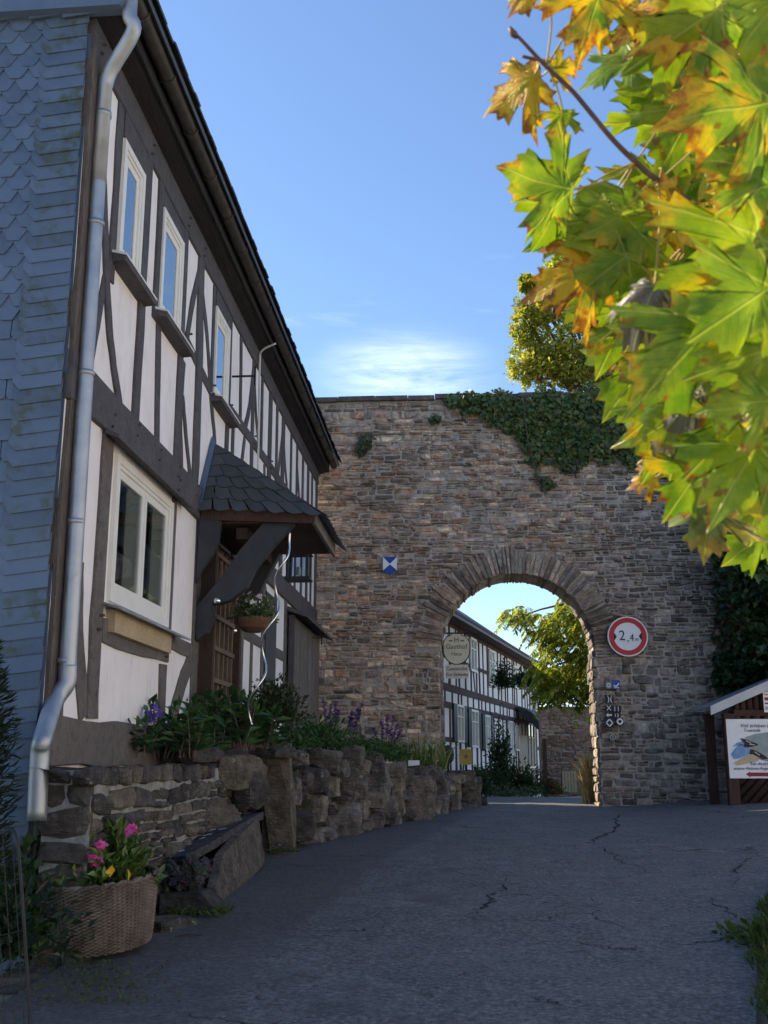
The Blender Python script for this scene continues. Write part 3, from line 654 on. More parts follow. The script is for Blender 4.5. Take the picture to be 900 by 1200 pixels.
for (a, b, c, d) in WIN: # rooms behind the glass
    g = G(); x0 = W-1.6; x1 = W-.19; a2, b2, c2, d2 = a-.3, b+.3, c-.3, d+.2
    g.add([(x1, a2, c2), (x1, b2, c2), (x1, b2, d2), (x1, a2, d2), (x0, a2, c2), (x0, b2, c2), (x0, b2, d2), (x0, a2, d2)], [(4, 7, 6, 5), (0, 4, 5, 1), (1, 5, 6, 2), (2, 6, 7, 3), (3, 7, 4, 0)]); g.build('room', M['room'], house)
trg = random.Random(21)
def timber(name, pts, wd, mat='timber', proud=.022, parent=None, tap=None, x=W):
    """hewn timber lying in the wall: pts (y,z) centre line, irregular edges"""
    parent = parent or house; P = [Vector((p[0], p[1], 0)) for p in pts]
    if len(P) == 2: n = max(2, int((P[1]-P[0]).length/.35)); P = [P[0].lerp(P[1], i/n) for i in range(n+1)]
    else: P = bez(P, 4)
    pr = proud+trg.uniform(-.004, .006); V = []; n = len(P); sd_ = trg.uniform(0, 50)
    for i, p in enumerate(P):
        d = (P[min(i+1, n-1)]-P[max(i-1, 0)]).normalized(); s_ = Vector((-d.y, d.x, 0))
        k = wd/2*(1+((tap or 1)-1)*i/(n-1)); k1 = k*(1+.26*nv(sd_, i*.8)); k2 = k*(1+.26*nv(sd_+9, i*.8))
        for s2, kk, xx in ((-1, k1, x-.06), (-1, k1, x+pr*.8), (-1, k1-.008, x+pr), (1, k2-.008, x+pr), (1, k2, x+pr*.8), (1, k2, x-.06)):
            q = p+s_*s2*kk; V.append((xx, q.x, q.y))
    Fc = [(6*i+j, 6*i+(j+1) % 6, 6*i+6+(j+1) % 6, 6*i+6+j) for i in range(n-1) for j in range(6)]+[(5, 4, 3, 2, 1, 0), tuple(6*(n-1)+j for j in range(6))]
    return build(name, V, Fc, M[mat], parent)
# --- rails running the length of the wall
timber('beam', [(HY0, 4.26), (13, 4.23), (HY1, 4.26)], .33, proud=.045)
timber('beam', [(HY0, 6.98), (13, 7.0), (HY1, 7.0)], .26, proud=.03)
timber('beam', [(HY0, 1.75), (10.8, 1.75)], .33, 'timber_low', .05); timber('beam', [(12.3, 1.80), (HY1, 1.85)], .26, proud=.04)
timber('rail', [(11.9, 5.72), (15, 5.8), (HY1, 5.84)], .15); timber('rail', [(9.86, 5.78), (11.08, 5.60)], .13, proud=.018)
# --- upper storey
timber('corner_post', [(6.99, 1.9), (7.0, 4.1)], .26, 'timber_brown', .035); timber('corner_post', [(6.98, 4.42), (6.98, 6.88)], .25, 'timber_brown', .035)
for pts, wd in [([(7.585, 5.3), (7.58, 6.86)], .13), ([(8.385, 4.42), (8.385, 6.86)], .16), ([(8.785, 5.5), (8.775, 6.86)], .12), ([(9.06, 4.42), (8.93, 5.5)], .13), ([(9.73, 4.42), (9.69, 6.86)], .17),
                ([(10.46, 4.42), (10.44, 5.6), (10.37, 6.3), (10.36, 6.86)], .22), ([(11.02, 5.6), (11.0, 6.86)], .09), ([(11.9, 4.42), (11.87, 6.86)], .16), ([(12.22, 4.42), (12.2, 5.6)], .1),
                ([(12.6, 5.75), (12.5, 6.86)], .1), ([(13.4, 4.42), (13.36, 6.86)], .15), ([(14.0, 5.85), (13.98, 6.86)], .09), ([(14.68, 4.42), (14.66, 6.86)], .22), ([(15.28, 4.42), (15.22, 6.86)], .1),
                ([(15.82, 4.42), (15.82, 6.86)], .22), ([(16.65, 4.42), (16.62, 6.86)], .12), ([(17.28, 4.42), (17.28, 6.86)], .14), ([(17.95, 4.42), (17.95, 6.86)], .12), ([(18.6, 4.42), (18.6, 6.86)], .15), ([(19.15, 4.42), (19.15, 6.86)], .12), ([(19.78, 1.9), (19.78, 6.86)], .22)]:
    timber('post', pts, wd)
for pts, wd in [([(7.22, 6.2), (7.40, 5.6), (7.55, 5.1), (7.72, 4.75), (7.98, 4.40)], .12), ([(7.49, 5.3), (7.36, 4.85), (7.25, 4.42)], .12), ([(9.83, 5.5), (9.80, 4.9), (9.92, 4.42)], .12),
                ([(9.86, 5.15), (10.05, 4.8), (10.30, 4.42)], .09), ([(10.33, 6.75), (10.08, 6.25), (9.93, 5.78)], .11), ([(10.42, 6.6), (10.75, 6.15), (11.03, 5.55), (11.30, 5.1), (11.5, 4.42)], .11),
                ([(13.33, 6.7), (13.15, 6.15), (12.9, 5.78)], .13), ([(13.45, 6.6), (13.62, 6.2), (13.9, 5.85)], .12), ([(15.76, 6.55), (15.6, 6.2), (15.45, 5.88)], .13), ([(15.9, 6.5), (16.1, 6.15), (16.3, 5.9)], .12),
                ([(17.32, 6.5), (17.7, 5.9)], .12), ([(17.2, 5.7), (16.85, 4.45)], .12), ([(12.9, 5.65), (12.5, 4.5)], .1), ([(14.3, 5.7), (14.62, 4.5)], .1)]:
    timber('brace', pts, wd, proud=.016)
for a, b, z0, z1 in [(7.66, 8.30, 6.64, 6.87), (8.86, 9.62, 6.68, 6.87), (11.06, 11.80, 6.68, 6.87)]: timber('window_head', [(a, (z0+z1)/2), (b, (z0+z1)/2)], z1-z0, proud=.018)
# --- ground storey
for pts, wd in [([(7.76, 1.92), (7.74, 2.9), (7.75, 4.1)], .22), ([(9.74, 2.72), (9.74, 4.1)], .11), ([(9.62, 1.92), (9.60, 2.48)], .18), ([(10.76, 1.9), (10.76, 4.1)], .24), ([(12.42, 1.9), (12.42, 4.1)], .14), ([(13.1, 1.9), (13.1, 4.1)], .12),
                ([(13.75, 1.9), (13.75, 4.1)], .12), ([(14.5, 1.9), (14.5, 4.1)], .14), ([(15.5, 1.9), (15.5, 4.1)], .16), ([(16.4, 1.9), (16.4, 4.1)], .16), ([(18.3, 3.7), (18.3, 4.1)], .12)]: timber('post', pts, wd, 'timber_low')
timber('brace', [(7.30, 3.0), (7.38, 2.5), (7.62, 1.93)], .2, 'timber_low', .018); timber('rail', [(7.87, 2.58), (9.75, 2.60)], .20, 'timber_low'); timber('rail', [(9.8, 2.72), (10.64, 2.70)], .15, 'timber_low'); timber('brace', [(10.62, 2.62), (10.25, 2.3), (9.95, 1.92)], .22, 'timber_low', .018)
timber('rail', [(12.5, 3.2), (16.3, 3.2)], .14, 'timber_low', .018); timber('brace', [(14.55, 4.0), (15.4, 3.3)], .2, 'timber_low', .015); timber('brace', [(16.5, 3.9), (17.4, 4.1)], .1, 'timber_low', .015)
box('dark_door', (W+.01, 14.62, 1.95), (W+.035, 15.4, 3.95), M['blackpaint'], house)
for (y_, z_) in [(7.76, 4.2), (7.75, 2.62), (9.62, 2.6), (9.74, 4.2), (10.76, 4.2), (8.385, 4.32), (9.06, 4.3), (9.73, 4.33), (10.46, 4.33), (8.385, 6.95), (9.70, 6.95), (10.36, 6.95), (11.9, 4.33), (7.0, 4.25), (7.0, 6.95), (13.4, 5.78), (14.68, 5.8), (11.9, 5.7), (9.9, 5.77), (11.0, 5.62)]:
    for dz in (-.05, .06): G().tube([(W+.03, y_+dz*.4, z_+dz), (W+.062, y_+dz*.4, z_+dz)], .012, 7).build('peg', M['timber_brown'], house)
# --- windows
def window(y0, y1, z0, z1, lights, glass, curtains=False, fr=.075, depth=.06):
    x = W+.012; f = G()
    def frame_g(g, a, b, c, d, t, xa, xb):
        g.box((xa, a, c), (xb, a+t, d)); g.box((xa, b-t, c), (xb, b, d)); g.box((xa+.001, a+t, c), (xb-.001, b-t, c+t)); g.box((xa+.001, a+t, d-t), (xb-.001, b-t, d))
    frame_g(f, y0, y1, z0, z1, fr*.75, x-.10, x+.02); frame_g(f, y0+fr*.7, y1-fr*.7, z0+fr*.7, z1-fr*.7, fr*.45, x-.06, x+.008)
    wob = f.build('window', M['frame'], house); a, b = y0+fr*1.15, y1-fr*1.15; n = lights; wd = (b-a)/n
    for i in range(n):
        s_ = G(); frame_g(s_, a+i*wd+.003, a+(i+1)*wd-.003, z0+fr*1.15, z1-fr*1.15, fr*.8, x-.05, x-.006); s_.build('sash', M['frame'], wob)
        G().box((x-.020, a+i*wd+fr*.8, z0+fr*1.9), (x-.014, a+(i+1)*wd-fr*.8, z1-fr*1.9)).build('pane', M[glass], wob)
        if curtains:
            V = []; Fc = []; cy0, cy1 = a+(i+.50)*wd, a+(i+.90)*wd; m = 16
            for k in range(m+1):
                yy = cy0+(cy1-cy0)*k/m; xx = x-.045-.012*math.sin(k*1.7)
                V += [(xx, yy, z0+.05), (xx, yy, z1-.05)]
            for k in range(m): Fc.append((2*k, 2*k+2, 2*k+3, 2*k+1))
            build('curtain', V, Fc, M['curtain'], wob, smooth=True)
    return wob
window(*WIN[0][:4], 2, 'glass', True, .085)
for q in WIN[1:]: window(*q, 1, 'glass_up', False, .08)
# small things on the window shelf inside the ground floor window
g = G(); 
for k in range(7): V, Fc = lathe((W-.28, 8.15+k*.2, 2.83), [(.03, 0), (.045, .05), (.03, .1), (.02, .16+.03*(k % 3)), (.0, .17+.03*(k % 3))], 10); g.add(V, Fc)
g.build('shelf_ornaments', M['cream'], house, smooth=True)
def sill(y0, y1, z, out, th, mat, tilt=.05, face=None):
    G().prism([(W+.0, y0, z), (W+out, y0, z-tilt), (W+out, y0, z-tilt-th), (W+.0, y0, z-th)], (0, y1-y0, 0)).build('window_sill', M[mat], house)
sill(7.84, 9.95, 2.80, .17, .018, 'zinc'); box('sill_board', (W+.0, 7.98, 2.58), (W+.075, 9.62, 2.755), M['paleboard'], house)
for a, b, z in ((7.55, 8.42, 5.56), (8.74, 9.74, 5.61), (11.0, 12.0, 5.60)):
    G().prism([(W, a, z), (W+.14, a, z-.04), (W+.14, a, z-.058), (W, a, z-.025)], (0, b-a, 0)).build('window_sill', M['frame'], house)
    G().prism([(W, a+.003, z-.03), (W+.135, a+.003, z-.06), (W+.13, a+.003, z-.10), (W, a+.003, z-.11)], (0, b-a-.006, 0)).build('sill_board', M['timber'], house)
G().prism([(W+.03, 7.62, 4.10), (W+.14, 7.62, 4.045), (W+.14, 7.62, 4.02), (W+.03, 7.62, 4.06)], (0, 2.4, 0)).build('drip_board', M['timber'], house)
# --- eaves, gutter, roof
EX, EZ = W+.37, 7.37
G().prism([(W-.02, HY0-.12, 7.10), (W+.20, HY0-.12, 7.16), (W+.20, HY0-.12, 7.19), (W-.02, HY0-.12, 7.14)], (0, HY1-HY0+.25, 0)).build('soffit', M['soffit'], house)
y = HY0-.12
G().prism([(W+.202, HY0-.12, 7.15), (W+.225, HY0-.12, 7.15), (W+.225, HY0-.12, 7.33), (W+.202, HY0-.12, 7.33)], (0, HY1-HY0+.25, 0)).build('fascia_board', M['soffit'], house)
g = G(); V = []; n = 10; L_ = [HY0-.22+i*(HY1+.2-HY0+.22)/24 for i in range(25)]
for yy in L_:
    for k in range(n+1): an = math.pi*(1+k/n); V.append((W+.305+.066*math.cos(an), yy, 7.30+sag(yy)*.3+.066*math.sin(an)))
    for k in range(n, -1, -1): an = math.pi*(1+k/n); V.append((W+.305+.059*math.cos(an), yy, 7.30+sag(yy)*.3+.059*math.sin(an)))
m2 = 2*(n+1); Fc = [(i*m2+k, i*m2+(k+1) % m2, (i+1)*m2+(k+1) % m2, (i+1)*m2+k) for i in range(24) for k in range(m2)]+[tuple(range(m2)), tuple(24*m2+k for k in range(m2))[::-1]]
M['gutter'] = mat_noise('dull_gutter', (.05, .044, .04), (.09, .08, .07), 8, .5, .004, metal=.5)
gut = build('gutter', V, Fc, M['gutter'], house, smooth=False)
yy = HY0+.2
while yy < HY1+.2:
    g = G(); pts = [(W+.305+.073*math.cos(math.pi*(1+k/8)), yy, 7.30+sag(yy)*.3+.073*math.sin(math.pi*(1+k/8))) for k in range(9)]
    g.tube(pts, .008, 5); g.build('gutter_bracket', M['gutter'], gut); yy += .78
def roofpt(x, y): t = (x-EX)/(RX-EX); return EZ+(RZ-EZ)*t
G().prism([(EX+.04, HY0-.18, EZ-.03), (RX, HY0-.18, RZ), (BX-.5, HY0-.18, 7.2), (BX-.5, HY0-.18, 7.12), (RX, HY0-.18, RZ-.1), (EX+.04, HY0-.18, EZ-.09)], (0, HY1-HY0+.42, 0)).build('roof', M['roofslate'], house)
rf = house.children[-1]
# slates along the visible eaves edge
g = None; yy = HY0-.2; k = 0
while yy < HY1+.2:
    wd = random.uniform(.2, .26); x0 = EX+.075+random.uniform(-.008, .012); th = .012
    for row in range(1):
        d = Vector((RX-EX, 0, RZ-EZ)).normalized(); a = Vector((x0, yy, EZ-.045+.03)); q = a+d*.34; nrm = Vector((-d.z, 0, d.x))*-1
        up_ = Vector((.65, 0, .75))*.014
        G().prism([a, a+Vector((0, wd-.004, random.uniform(-.003, .003))), q+Vector((0, wd-.004, 0)), q], up_).build('roof_slate', M['roofslate'], rf)
    yy += wd; k += 1
# --- downpipe in zinc
pp = [(W+.305, HY0-.05, 7.30), (W+.305, HY0-.05, 7.08), (W+.33, HY0-.02, 6.96), (W+.13, HY0+.10, 6.72), (W+.085, HY0+.13, 6.60)]
top_ = bez(pp, 5)
low = [atX(83, 560, W+.09), atX(69, 745, W+.10), atX(64, 812, W+.11)]
dp = G(); dp.tube(top_+[Vector((W+.085, HY0+.13, 5.8))], .056, 16); dp = dp.build('downpipe', M['zinc'], house, smooth=True)
G().tube([Vector((W+.085, HY0+.13, 6.3)), Vector((W+.085, HY0+.135, 4.2))], .053, 16, caps=False).build('pipe_length', M['zinc'], dp, smooth=True)
PB = Vector((W+.10, HY0+.13, 2.12))
G().tube([Vector((W+.085, HY0+.135, 4.3)), PB], .057, 16, caps=False).build('pipe_length', M['zinc'], dp, smooth=True)
e1 = atY(64, 822, HY0+.06); e2 = atY(50, 866, HY0-.18); e3 = atY(43, 962, HY0-.2)
G().tube(bez([PB+Vector((0, 0, .12)), PB, e1, e2, Vector((e2.x-.01, e2.y, e2.z-.1)), e3], 5), .060, 16).build('pipe_shoe', M['zinc'], dp, smooth=True)
for z in (6.35, 5.45, 4.28, 3.2, 2.25): G().tube([(W+.086, HY0+.133, z), (W+.086, HY0+.133, z+.035)], .063, 16).build('pipe_clip', M['zinc'], dp, smooth=True)
# thin pale conduit on the upper wall, and hooks
G().tube(bez([(W+.30, 13.35, 7.12), (W+.10, 13.42, 7.05), (W+.06, 13.5, 6.9), (W+.06, 13.55, 6.2), (W+.06, 13.6, 4.5)], 4), .014, 8).build('conduit', M['cream'], house, smooth=True)
for (y_, z_) in ((12.0, 6.15), (18.6, 3.75)): g = G(); g.bar((W+.02, y_, z_), (W+.30, y_, z_), .02, .02); g.bar((W+.30, y_, z_-.12), (W+.30, y_, z_+.12), .02, .02, (1, 0, 0)); g.build('shutter_hook', M['black'], house)

# --- slate-hung gable: corner slates, hexagonal field, tapering courses
GY = HY0-.02; srg = random.Random(5)
def slate(poly, y, th=.007, mat='slate', tilt=.012, parent=None, name='slate'):
    zs_ = [p[1] for p in poly]; z0, z1 = min(zs_), max(zs_); g = G()
    P = [(x, y-tilt*(1-(z-z0)/(z1-z0))-th, z) for x, z in poly]
    g.prism(P, (0, th, 0)); return g.build(name, M[mat], parent or house)
z = .55; i = 0
while z < 7.05:
    h = srg.uniform(.098, .118); x1 = W-.010+srg.uniform(-.006, .006); x0 = x1-.345; t = .022; off = srg.uniform(-.008, .008)
    slate([(x0+.0, z+.055+off), (x0+.055, z-.012), (x1, z+t), (x1, z+t+.16), (x0, z+.2)], GY-.012, .010, 'slate_moss' if srg.random() < .75 else 'slate', .022); z += h; i += 1
hx, hzs = .19, .176
z = .5; j = 0
while z < 7.1:
    hexa = z > 4.55
    n_ = 8 if z > 1 else 5
    for k in range(n_):
        if hexa:
            cx = W-.035-.28+.06-k*hx-(hx/2 if j % 2 else 0); zz = z
            a = hx*.5
            slate([(cx-a*.42, zz), (cx+a*.42, zz), (cx+a*1.05, zz+hzs*.55), (cx+a*.95, zz+hzs*1.3), (cx-a*.95, zz+hzs*1.3), (cx-a*1.05, zz+hzs*.55)], GY-.001-(j % 2)*.002, .009, 'slate', .020)
        else:
            cx = W-.035-.25-.02-k*.205-(.07 if j % 3 == 1 else (.13 if j % 3 == 2 else 0)); a = .104
            slate([(cx-a+.006, z+.035), (cx-a+.035, z), (cx+a-.004, z+.008), (cx+a-.004, z+.22), (cx-a+.006, z+.22)], GY-.001, .009, 'slate', .020)
    z += hzs/2*1.16 if hexa else .148; j += 1
# projecting top course under the verge
z = 7.06
for k in range(7):
    x1 = W+.07-k*.26
    slate([(x1-.27, z), (x1, z+.035), (x1, z+.26), (x1-.27, z+.24)], GY-.05, .008, 'slate', .01)
G().prism([(W+.26, HY0-.15, 7.1), (W-2.2, HY0-.15, 7.06), (W-2.2, HY0-.15, 9.0), (W+.40, HY0-.15, 7.36)], (0, .12, 0)).build('verge_cladding', M['slate'], house)
# --- porch roof over the door
PX, PY0, PY1, PZ = -1.45, 10.62, 12.42, 4.14
A_, B_, C_, D_ = Vector((W, PY0, PZ+.06)), Vector((PX, PY0, PZ)), Vector((PX, PY1, PZ)), Vector((W, PY1, PZ+.06)); E_, F_ = Vector((W, 11.15, 5.06)), Vector((W, 11.92, 5.06))
pr = G().add([A_, B_, C_, D_, E_, F_], [(0, 1, 4), (1, 2, 5, 4), (2, 3, 5), (0, 3, 2, 1)]).build('porch_roof', M['soffit'], house)
def slate_face(a, b, c, d, rows, wd):       # a-b eave, d-c upper edge
    nrm = (b-a).cross(d-a).normalized()
    for r in range(rows):
        t0, t1 = r/rows-.02, (r+1.35)/rows; p0, p1 = a.lerp(d, t0), b.lerp(c, t0); q0, q1 = a.lerp(d, min(1, t1)), b.lerp(c, min(1, t1)); L = (p1-p0).length; n = max(1, round(L/wd))
        for i in range(n):
            s0, s1 = i/n, (i+1)/n; j = random.uniform(-.012, .012)
            e0, e1 = p0.lerp(p1, s0+.01)+nrm*.022, p0.lerp(p1, s1-.01)+nrm*.022
            dn = (p0-q0).normalized()*j
            m = e0.lerp(e1, .35)+(p0-q0).normalized()*(.03+j)
            poly = [e0+dn, m, e1+dn, q0.lerp(q1, s1)+nrm*.006, q0.lerp(q1, s0)+nrm*.006]
            G().prism(poly, nrm*.008).build('slate', M['roofslate'], pr)
ov = Vector((.05, -.03, -.03))
slate_face(A_+Vector((0, -.05, -.03)), B_+Vector((.06, -.05, -.05)), E_+Vector((.01, 0, 0)), E_, 6, .2)
slate_face(B_+Vector((.06, -.04, -.045)), C_+Vector((.07, .1, -.05)), F_, E_, 7, .2)
G().bar(A_+Vector((.02, .015, -.07)), B_+Vector((-.01, .015, -.07)), .04, .13).build('fascia', M['redwood'], pr)
G().bar(B_+Vector((-.02, .04, -.07)), C_+Vector((-.02, 0, -.07)), .035, .14).build('fascia', M['greywood'], pr)
for k in range(9): y0 = PY0+.05+k*(PY1-PY0-.08)/9; box('soffit_board', (W+.03, y0+.003, PZ-.11), (PX-.05, y0+(PY1-PY0-.08)/9-.003, PZ-.09), M['darkwood'], pr)
# lead flashing on the near edge
G().prism([A_+Vector((.0, -.06, .0)), A_+Vector((.07, -.06, .03)), E_+Vector((.06, -.03, -.01)), E_+Vector((.01, 0, .06))], (0, -.012, .012)).build('flashing', M['slate'], pr)
def bracket(y, th, kx=1.0):
    def P(px, py): return atY(px, py, y)
    pts = [(316, 608), (354, 604), (348, 612), (322, 640), (300, 668), (290, 690), (272, 704), (258, 709), (250, 708), (252, 722), (244, 742), (232, 752), (228, 735), (229, 712), (240, 703), (258, 682), (284, 645)]
    y0 = 10.78; out = []
    for px, py in pts: q = atY(px, py, y0); out.append((max(W+(q.x-W)*kx, W+.02), y, q.z))
    return G().prism(out, (0, th, 0)).build('bracket', M['blackpaint'], house)
bracket(10.70, .13); bracket(12.28, .13, .60)
o_ = [(90, 605), (180, 608), (178, 650), (172, 700), (150, 750), (115, 800), (92, 850)]; o_ = [atY(200+x/3, 400+y_/3, 10.66) for x, y_ in o_]
G().prism([(max(W+.03, q.x), 10.62, q.z) for q in o_], (0, .07, 0)).build('bracket_board', M['blackpaint'], house)
G().bar((W+.45, 10.8, 3.95), (W+.45, 12.4, 3.95), .12, .12).build('porch_beam', M['darkwood'], house)
# --- door recess with a wooden trellis door
box('door_recess', (W+.005, 10.9, 1.86), (W+.02, 12.32, 4.0), M['darkwood'], house)
dr = box('door', (W+.025, 11.0, 1.9), (W+.055, 12.25, 3.95), M['darkwood'], house)
for k in range(6): y_ = 11.06+k*.225; box('door_slat', (W+.058, y_, 1.92), (W+.088, y_+.05, 3.9), M['lattice'], dr)
for k in range(6): z_ = 2.1+k*.34; box('door_slat', (W+.090, 11.02, z_), (W+.108, 12.24, z_+.05), M['lattice'], dr)
for y_ in (10.9, 12.25): box('door_jamb', (W+.02, y_, 1.86), (W+.16, y_+.09, 3.98), M['darkwood'], house)
for px, py in ((254, 704), (274, 739)):
    c = atY(px, py, 10.66 if px < 260 else 12.24); V, Fc = lathe((0, 0, 0), [(.0, .03), (.02, .028), (.035, .012), (.04, 0)], 14); build('bracket_rosette', [(c.x+v[0], c.y-v[2], c.z+v[1]) for v in V], Fc, M['steel'], house, smooth=True)

# lantern hanging by the porch
lc = atY(350, 663, 13.2); ln = root('hanging_lantern', 'dark metal lantern hanging beyond the slate porch roof', 'lantern', (lc.x, lc.y, lc.z-.2))
x, y, z = lc; g = G(); s_ = .13
for a in (-1, 1):
    for b in (-1, 1): g.bar((x+a*s_, y+b*s_, z-.16), (x+a*s_, y+b*s_, z+.14), .022, .022)
g.box((x-s_-.03, y-s_-.03, z-.19), (x+s_+.03, y+s_+.03, z-.16)); g.build('cage', M['blackpaint'], ln)
G().add([(x-s_-.04, y-s_-.04, z+.14), (x+s_+.04, y-s_-.04, z+.14), (x+s_+.04, y+s_+.04, z+.14), (x-s_-.04, y+s_+.04, z+.14), (x-.06, y-.06, z+.21), (x+.06, y-.06, z+.21), (x+.06, y+.06, z+.21), (x-.06, y+.06, z+.21)], [(0, 3, 2, 1), (4, 5, 6, 7), (0, 1, 5, 4), (1, 2, 6, 5), (2, 3, 7, 6), (3, 0, 4, 7)]).build('lantern_roof', M['blackpaint'], ln)
g = G()
for a, b, c, d in ((-s_, -s_, s_, -s_), (s_, -s_, s_, s_), (-s_, s_, s_, s_), (-s_, -s_, -s_, s_)): g.box((x+min(a, c)-.003, y+min(b, d)-.003, z-.15), (x+max(a, c)+.003, y+max(b, d)+.003, z+.13))
g.build('pane', M['glass'], ln); V, Fc = lathe((x, y, z-.12), [(.03, 0), (.03, .1), (0, .11)], 10); build('candle', V, Fc, M['cream'], ln)
G().tube([(x, y, z+.2), (x, y, z+.34), (x-.45, y-.2, z+.36), (W+.02, y-.3, z+.36)], .012, 6).build('hanger', M['black'], ln)

# hanging basket
hc = atY(297, 726, 11.0); hb = root('hanging_basket', 'brown hanging bowl of pale and pink flowers under the porch bracket', 'hanging basket', (hc.x, hc.y, hc.z-.15))
V, Fc = lathe((hc.x, hc.y, hc.z-.14), [(.0, 0), (.09, .008), (.15, .05), (.185, .12), (.195, .15), (.18, .15), (.13, .11)], 20); 
V = [((p[0]-hc.x)*(1+.015*math.sin(18*math.atan2(p[1]-hc.y, p[0]-hc.x)))+hc.x, (p[1]-hc.y)*(1+.015*math.sin(18*math.atan2(p[1]-hc.y, p[0]-hc.x)))+hc.y, p[2]) for p in V]
build('bowl', V, Fc, M['terracotta'], hb)
clump((hc.x, hc.y, hc.z+.02), (.24, .24, .24), 800, .06, parent=hb, cols=[(.12, .16, .07), (.08, .12, .05), (.20, .24, .13)])
def flowers(name, center, rad, n, size, cols, parent, flat=False):
    c = np.array(center); P = c+unit(rs.normal(size=(n, 3)))*np.array(rad)*rs.uniform(.75, 1.05, (n, 1)); P[:, 2] = np.maximum(P[:, 2], c[2]); out = []; Ts = []
    Q = np.repeat(P, 5, 0); m = len(Q); ang = np.tile(np.arange(5)*1.257, n)+np.repeat(rs.uniform(0, 6, n), 5)
    nr = unit((P-c)+rs.normal(size=P.shape)*.2*np.linalg.norm(rad)); nr = np.repeat(nr, 5, 0); e1 = unit(np.cross(nr, np.array([.3, .2, .93]))); e2 = np.cross(nr, e1)
    D = unit(e1*np.cos(ang)[:, None]+e2*np.sin(ang)[:, None]+nr*.35); L = size*rs.uniform(.8, 1.2, m)
    V, Fc = leaves(Q, D, L, L*.8, .1, nrm=nr*3); return build(name, V, Fc, M['petal'], parent, tint=pal(m, cols, .12))
flowers('flower_heads', (hc.x, hc.y, hc.z+.16), (.20, .20, .14), 30, .032, [(.75, .68, .70), (.60, .40, .50)], hb)
g = G()
for a in (.5, 2.6, 4.7): g.tube([(hc.x+.18*math.cos(a), hc.y+.18*math.sin(a), hc.z), (hc.x, hc.y, hc.z+.55)], .004, 4)
g.tube([(hc.x, hc.y, hc.z+.55), (hc.x, hc.y, 4.03)], .005, 4); g.build('chain', M['black'], hb)

# spiral plant stake
b0, b1 = atY(292, 850, 10.4), atY(340, 624, 10.4); pts = []
for k in range(90):
    t = k/89; p = b0.lerp(b1, t); a = t*2*math.pi*3.1+1.2; q = min(1, (1-t)*6)*.052; p = p+Vector((math.cos(a)*q, math.sin(a)*q, 0)); pts.append(p)
sk = root('spiral_plant_stake', 'tall silvery spiral plant stake leaning among the bed plants by the porch', 'plant stake', b0)
G().tube(pts, .011, 8).build('spiral_rod', M['steel'], sk, smooth=True)

# boarded lean-to cupboard against the far part of the house
lt = root('boarded_leanto', 'weathered grey board cupboard with a sloping slate lid against the house wall', 'lean-to', (W+.2, 18.2, 1.7))
SXX = W+.14; y_ = 16.55
while y_ < 19.5:
    wd = .3; box('board', (W+.05, y_+.004, 1.55), (SXX+random.uniform(-.006, .006), y_+wd-.004, 3.85), M['greywood'], lt); y_ += wd
G().prism([(W+.04, 16.40, 4.0), (SXX+.22, 16.40, 3.86), (SXX+.22, 16.40, 3.82), (W+.04, 16.40, 3.93)], (0, 3.3, 0)).build('lid', M['timber'], lt)
box('end_board', (W+.05, 16.50, 1.55), (SXX, 16.546, 3.87), M['timber'], lt)

# ================================================================== RETAINING WALLS AND GARDEN BED
srg = random.Random(9)
MWX = -2.30
mw = root('mortared_garden_wall', 'low mortared stone wall along the foot of the house behind the plank bench', 'garden wall', (MWX, 9.2, .6))
G().prism([(MWX-.01, 6.75, .1), (MWX-.01, 12.1, .1), (MWX-.01, 12.1, 1.56), (MWX-.01, 6.75, 1.56)], (-.3, 0, 0)).build('mortar_core', M['whitemortar'], mw)
yy = 6.6
while yy < 9.8:       # squared top course
    wd = srg.uniform(.20, .36); V, Fc = stone_face(yy, yy+wd, 1.45, 1.60+srg.uniform(-.01, .01), srg, srg.uniform(.02, .04), .01, .022); t_ = srg.uniform(.4, .62); t = tuple(c*t_ for c in srg.choice(STONES[2:6]))
    build('stone', [(MWX+p[2], p[0], p[1]) for p in V], Fc, M['rock'], mw, tint=t); yy += wd
for (u0, u1, v0, v1) in list(rubble(lambda z: [(MWX-.34, MWX-.0)], .3, 1.56, (.13, .22), (.16, .34), srg)):
    V, Fc = stone_face(u0, u1, v0, v1, srg, srg.uniform(.03, .06), .02, .006); t_ = srg.uniform(.34, .55); build('stone', [(p[0], 6.76-p[2], p[1]) for p in V], Fc, M['rock'], mw, tint=tuple(c*t_ for c in srg.choice(STONES[2:6])))
rc = list(rubble(lambda z: [(6.75, 12.05)], .3, 1.43, (.07, .17), (.18, .62), srg))
for (u0, u1, v0, v1) in rc:
    V, Fc = stone_face(u0, u1, v0, v1, srg, srg.uniform(.015, .06), .02, .012); t_ = srg.uniform(.34, .6); t = tuple(c*t_ for c in srg.choice(STONES[2:6])); build('stone', [(MWX+p[2], p[0], p[1]) for p in V], Fc, M['rock'], mw, tint=t)
def stone_obj(parent, px, py, wpx, hpx, y, depth, seed, name='stone', rot=0, tone=1.0, flat=.0, tilt=0):
    k = y/1250*1.02; c = atY(px, py, y); t = tuple(q*tone*RK for q in STONES[seed % 6]); V, Fc = rock(c+Vector((0, depth*.35, 0)), (wpx*k*1.08, depth, hpx*k*1.12), seed, (0, R(tilt), R(rot)), .15, 6, flat)
    return build(name, V, Fc, M['rock'], parent, tint=t)
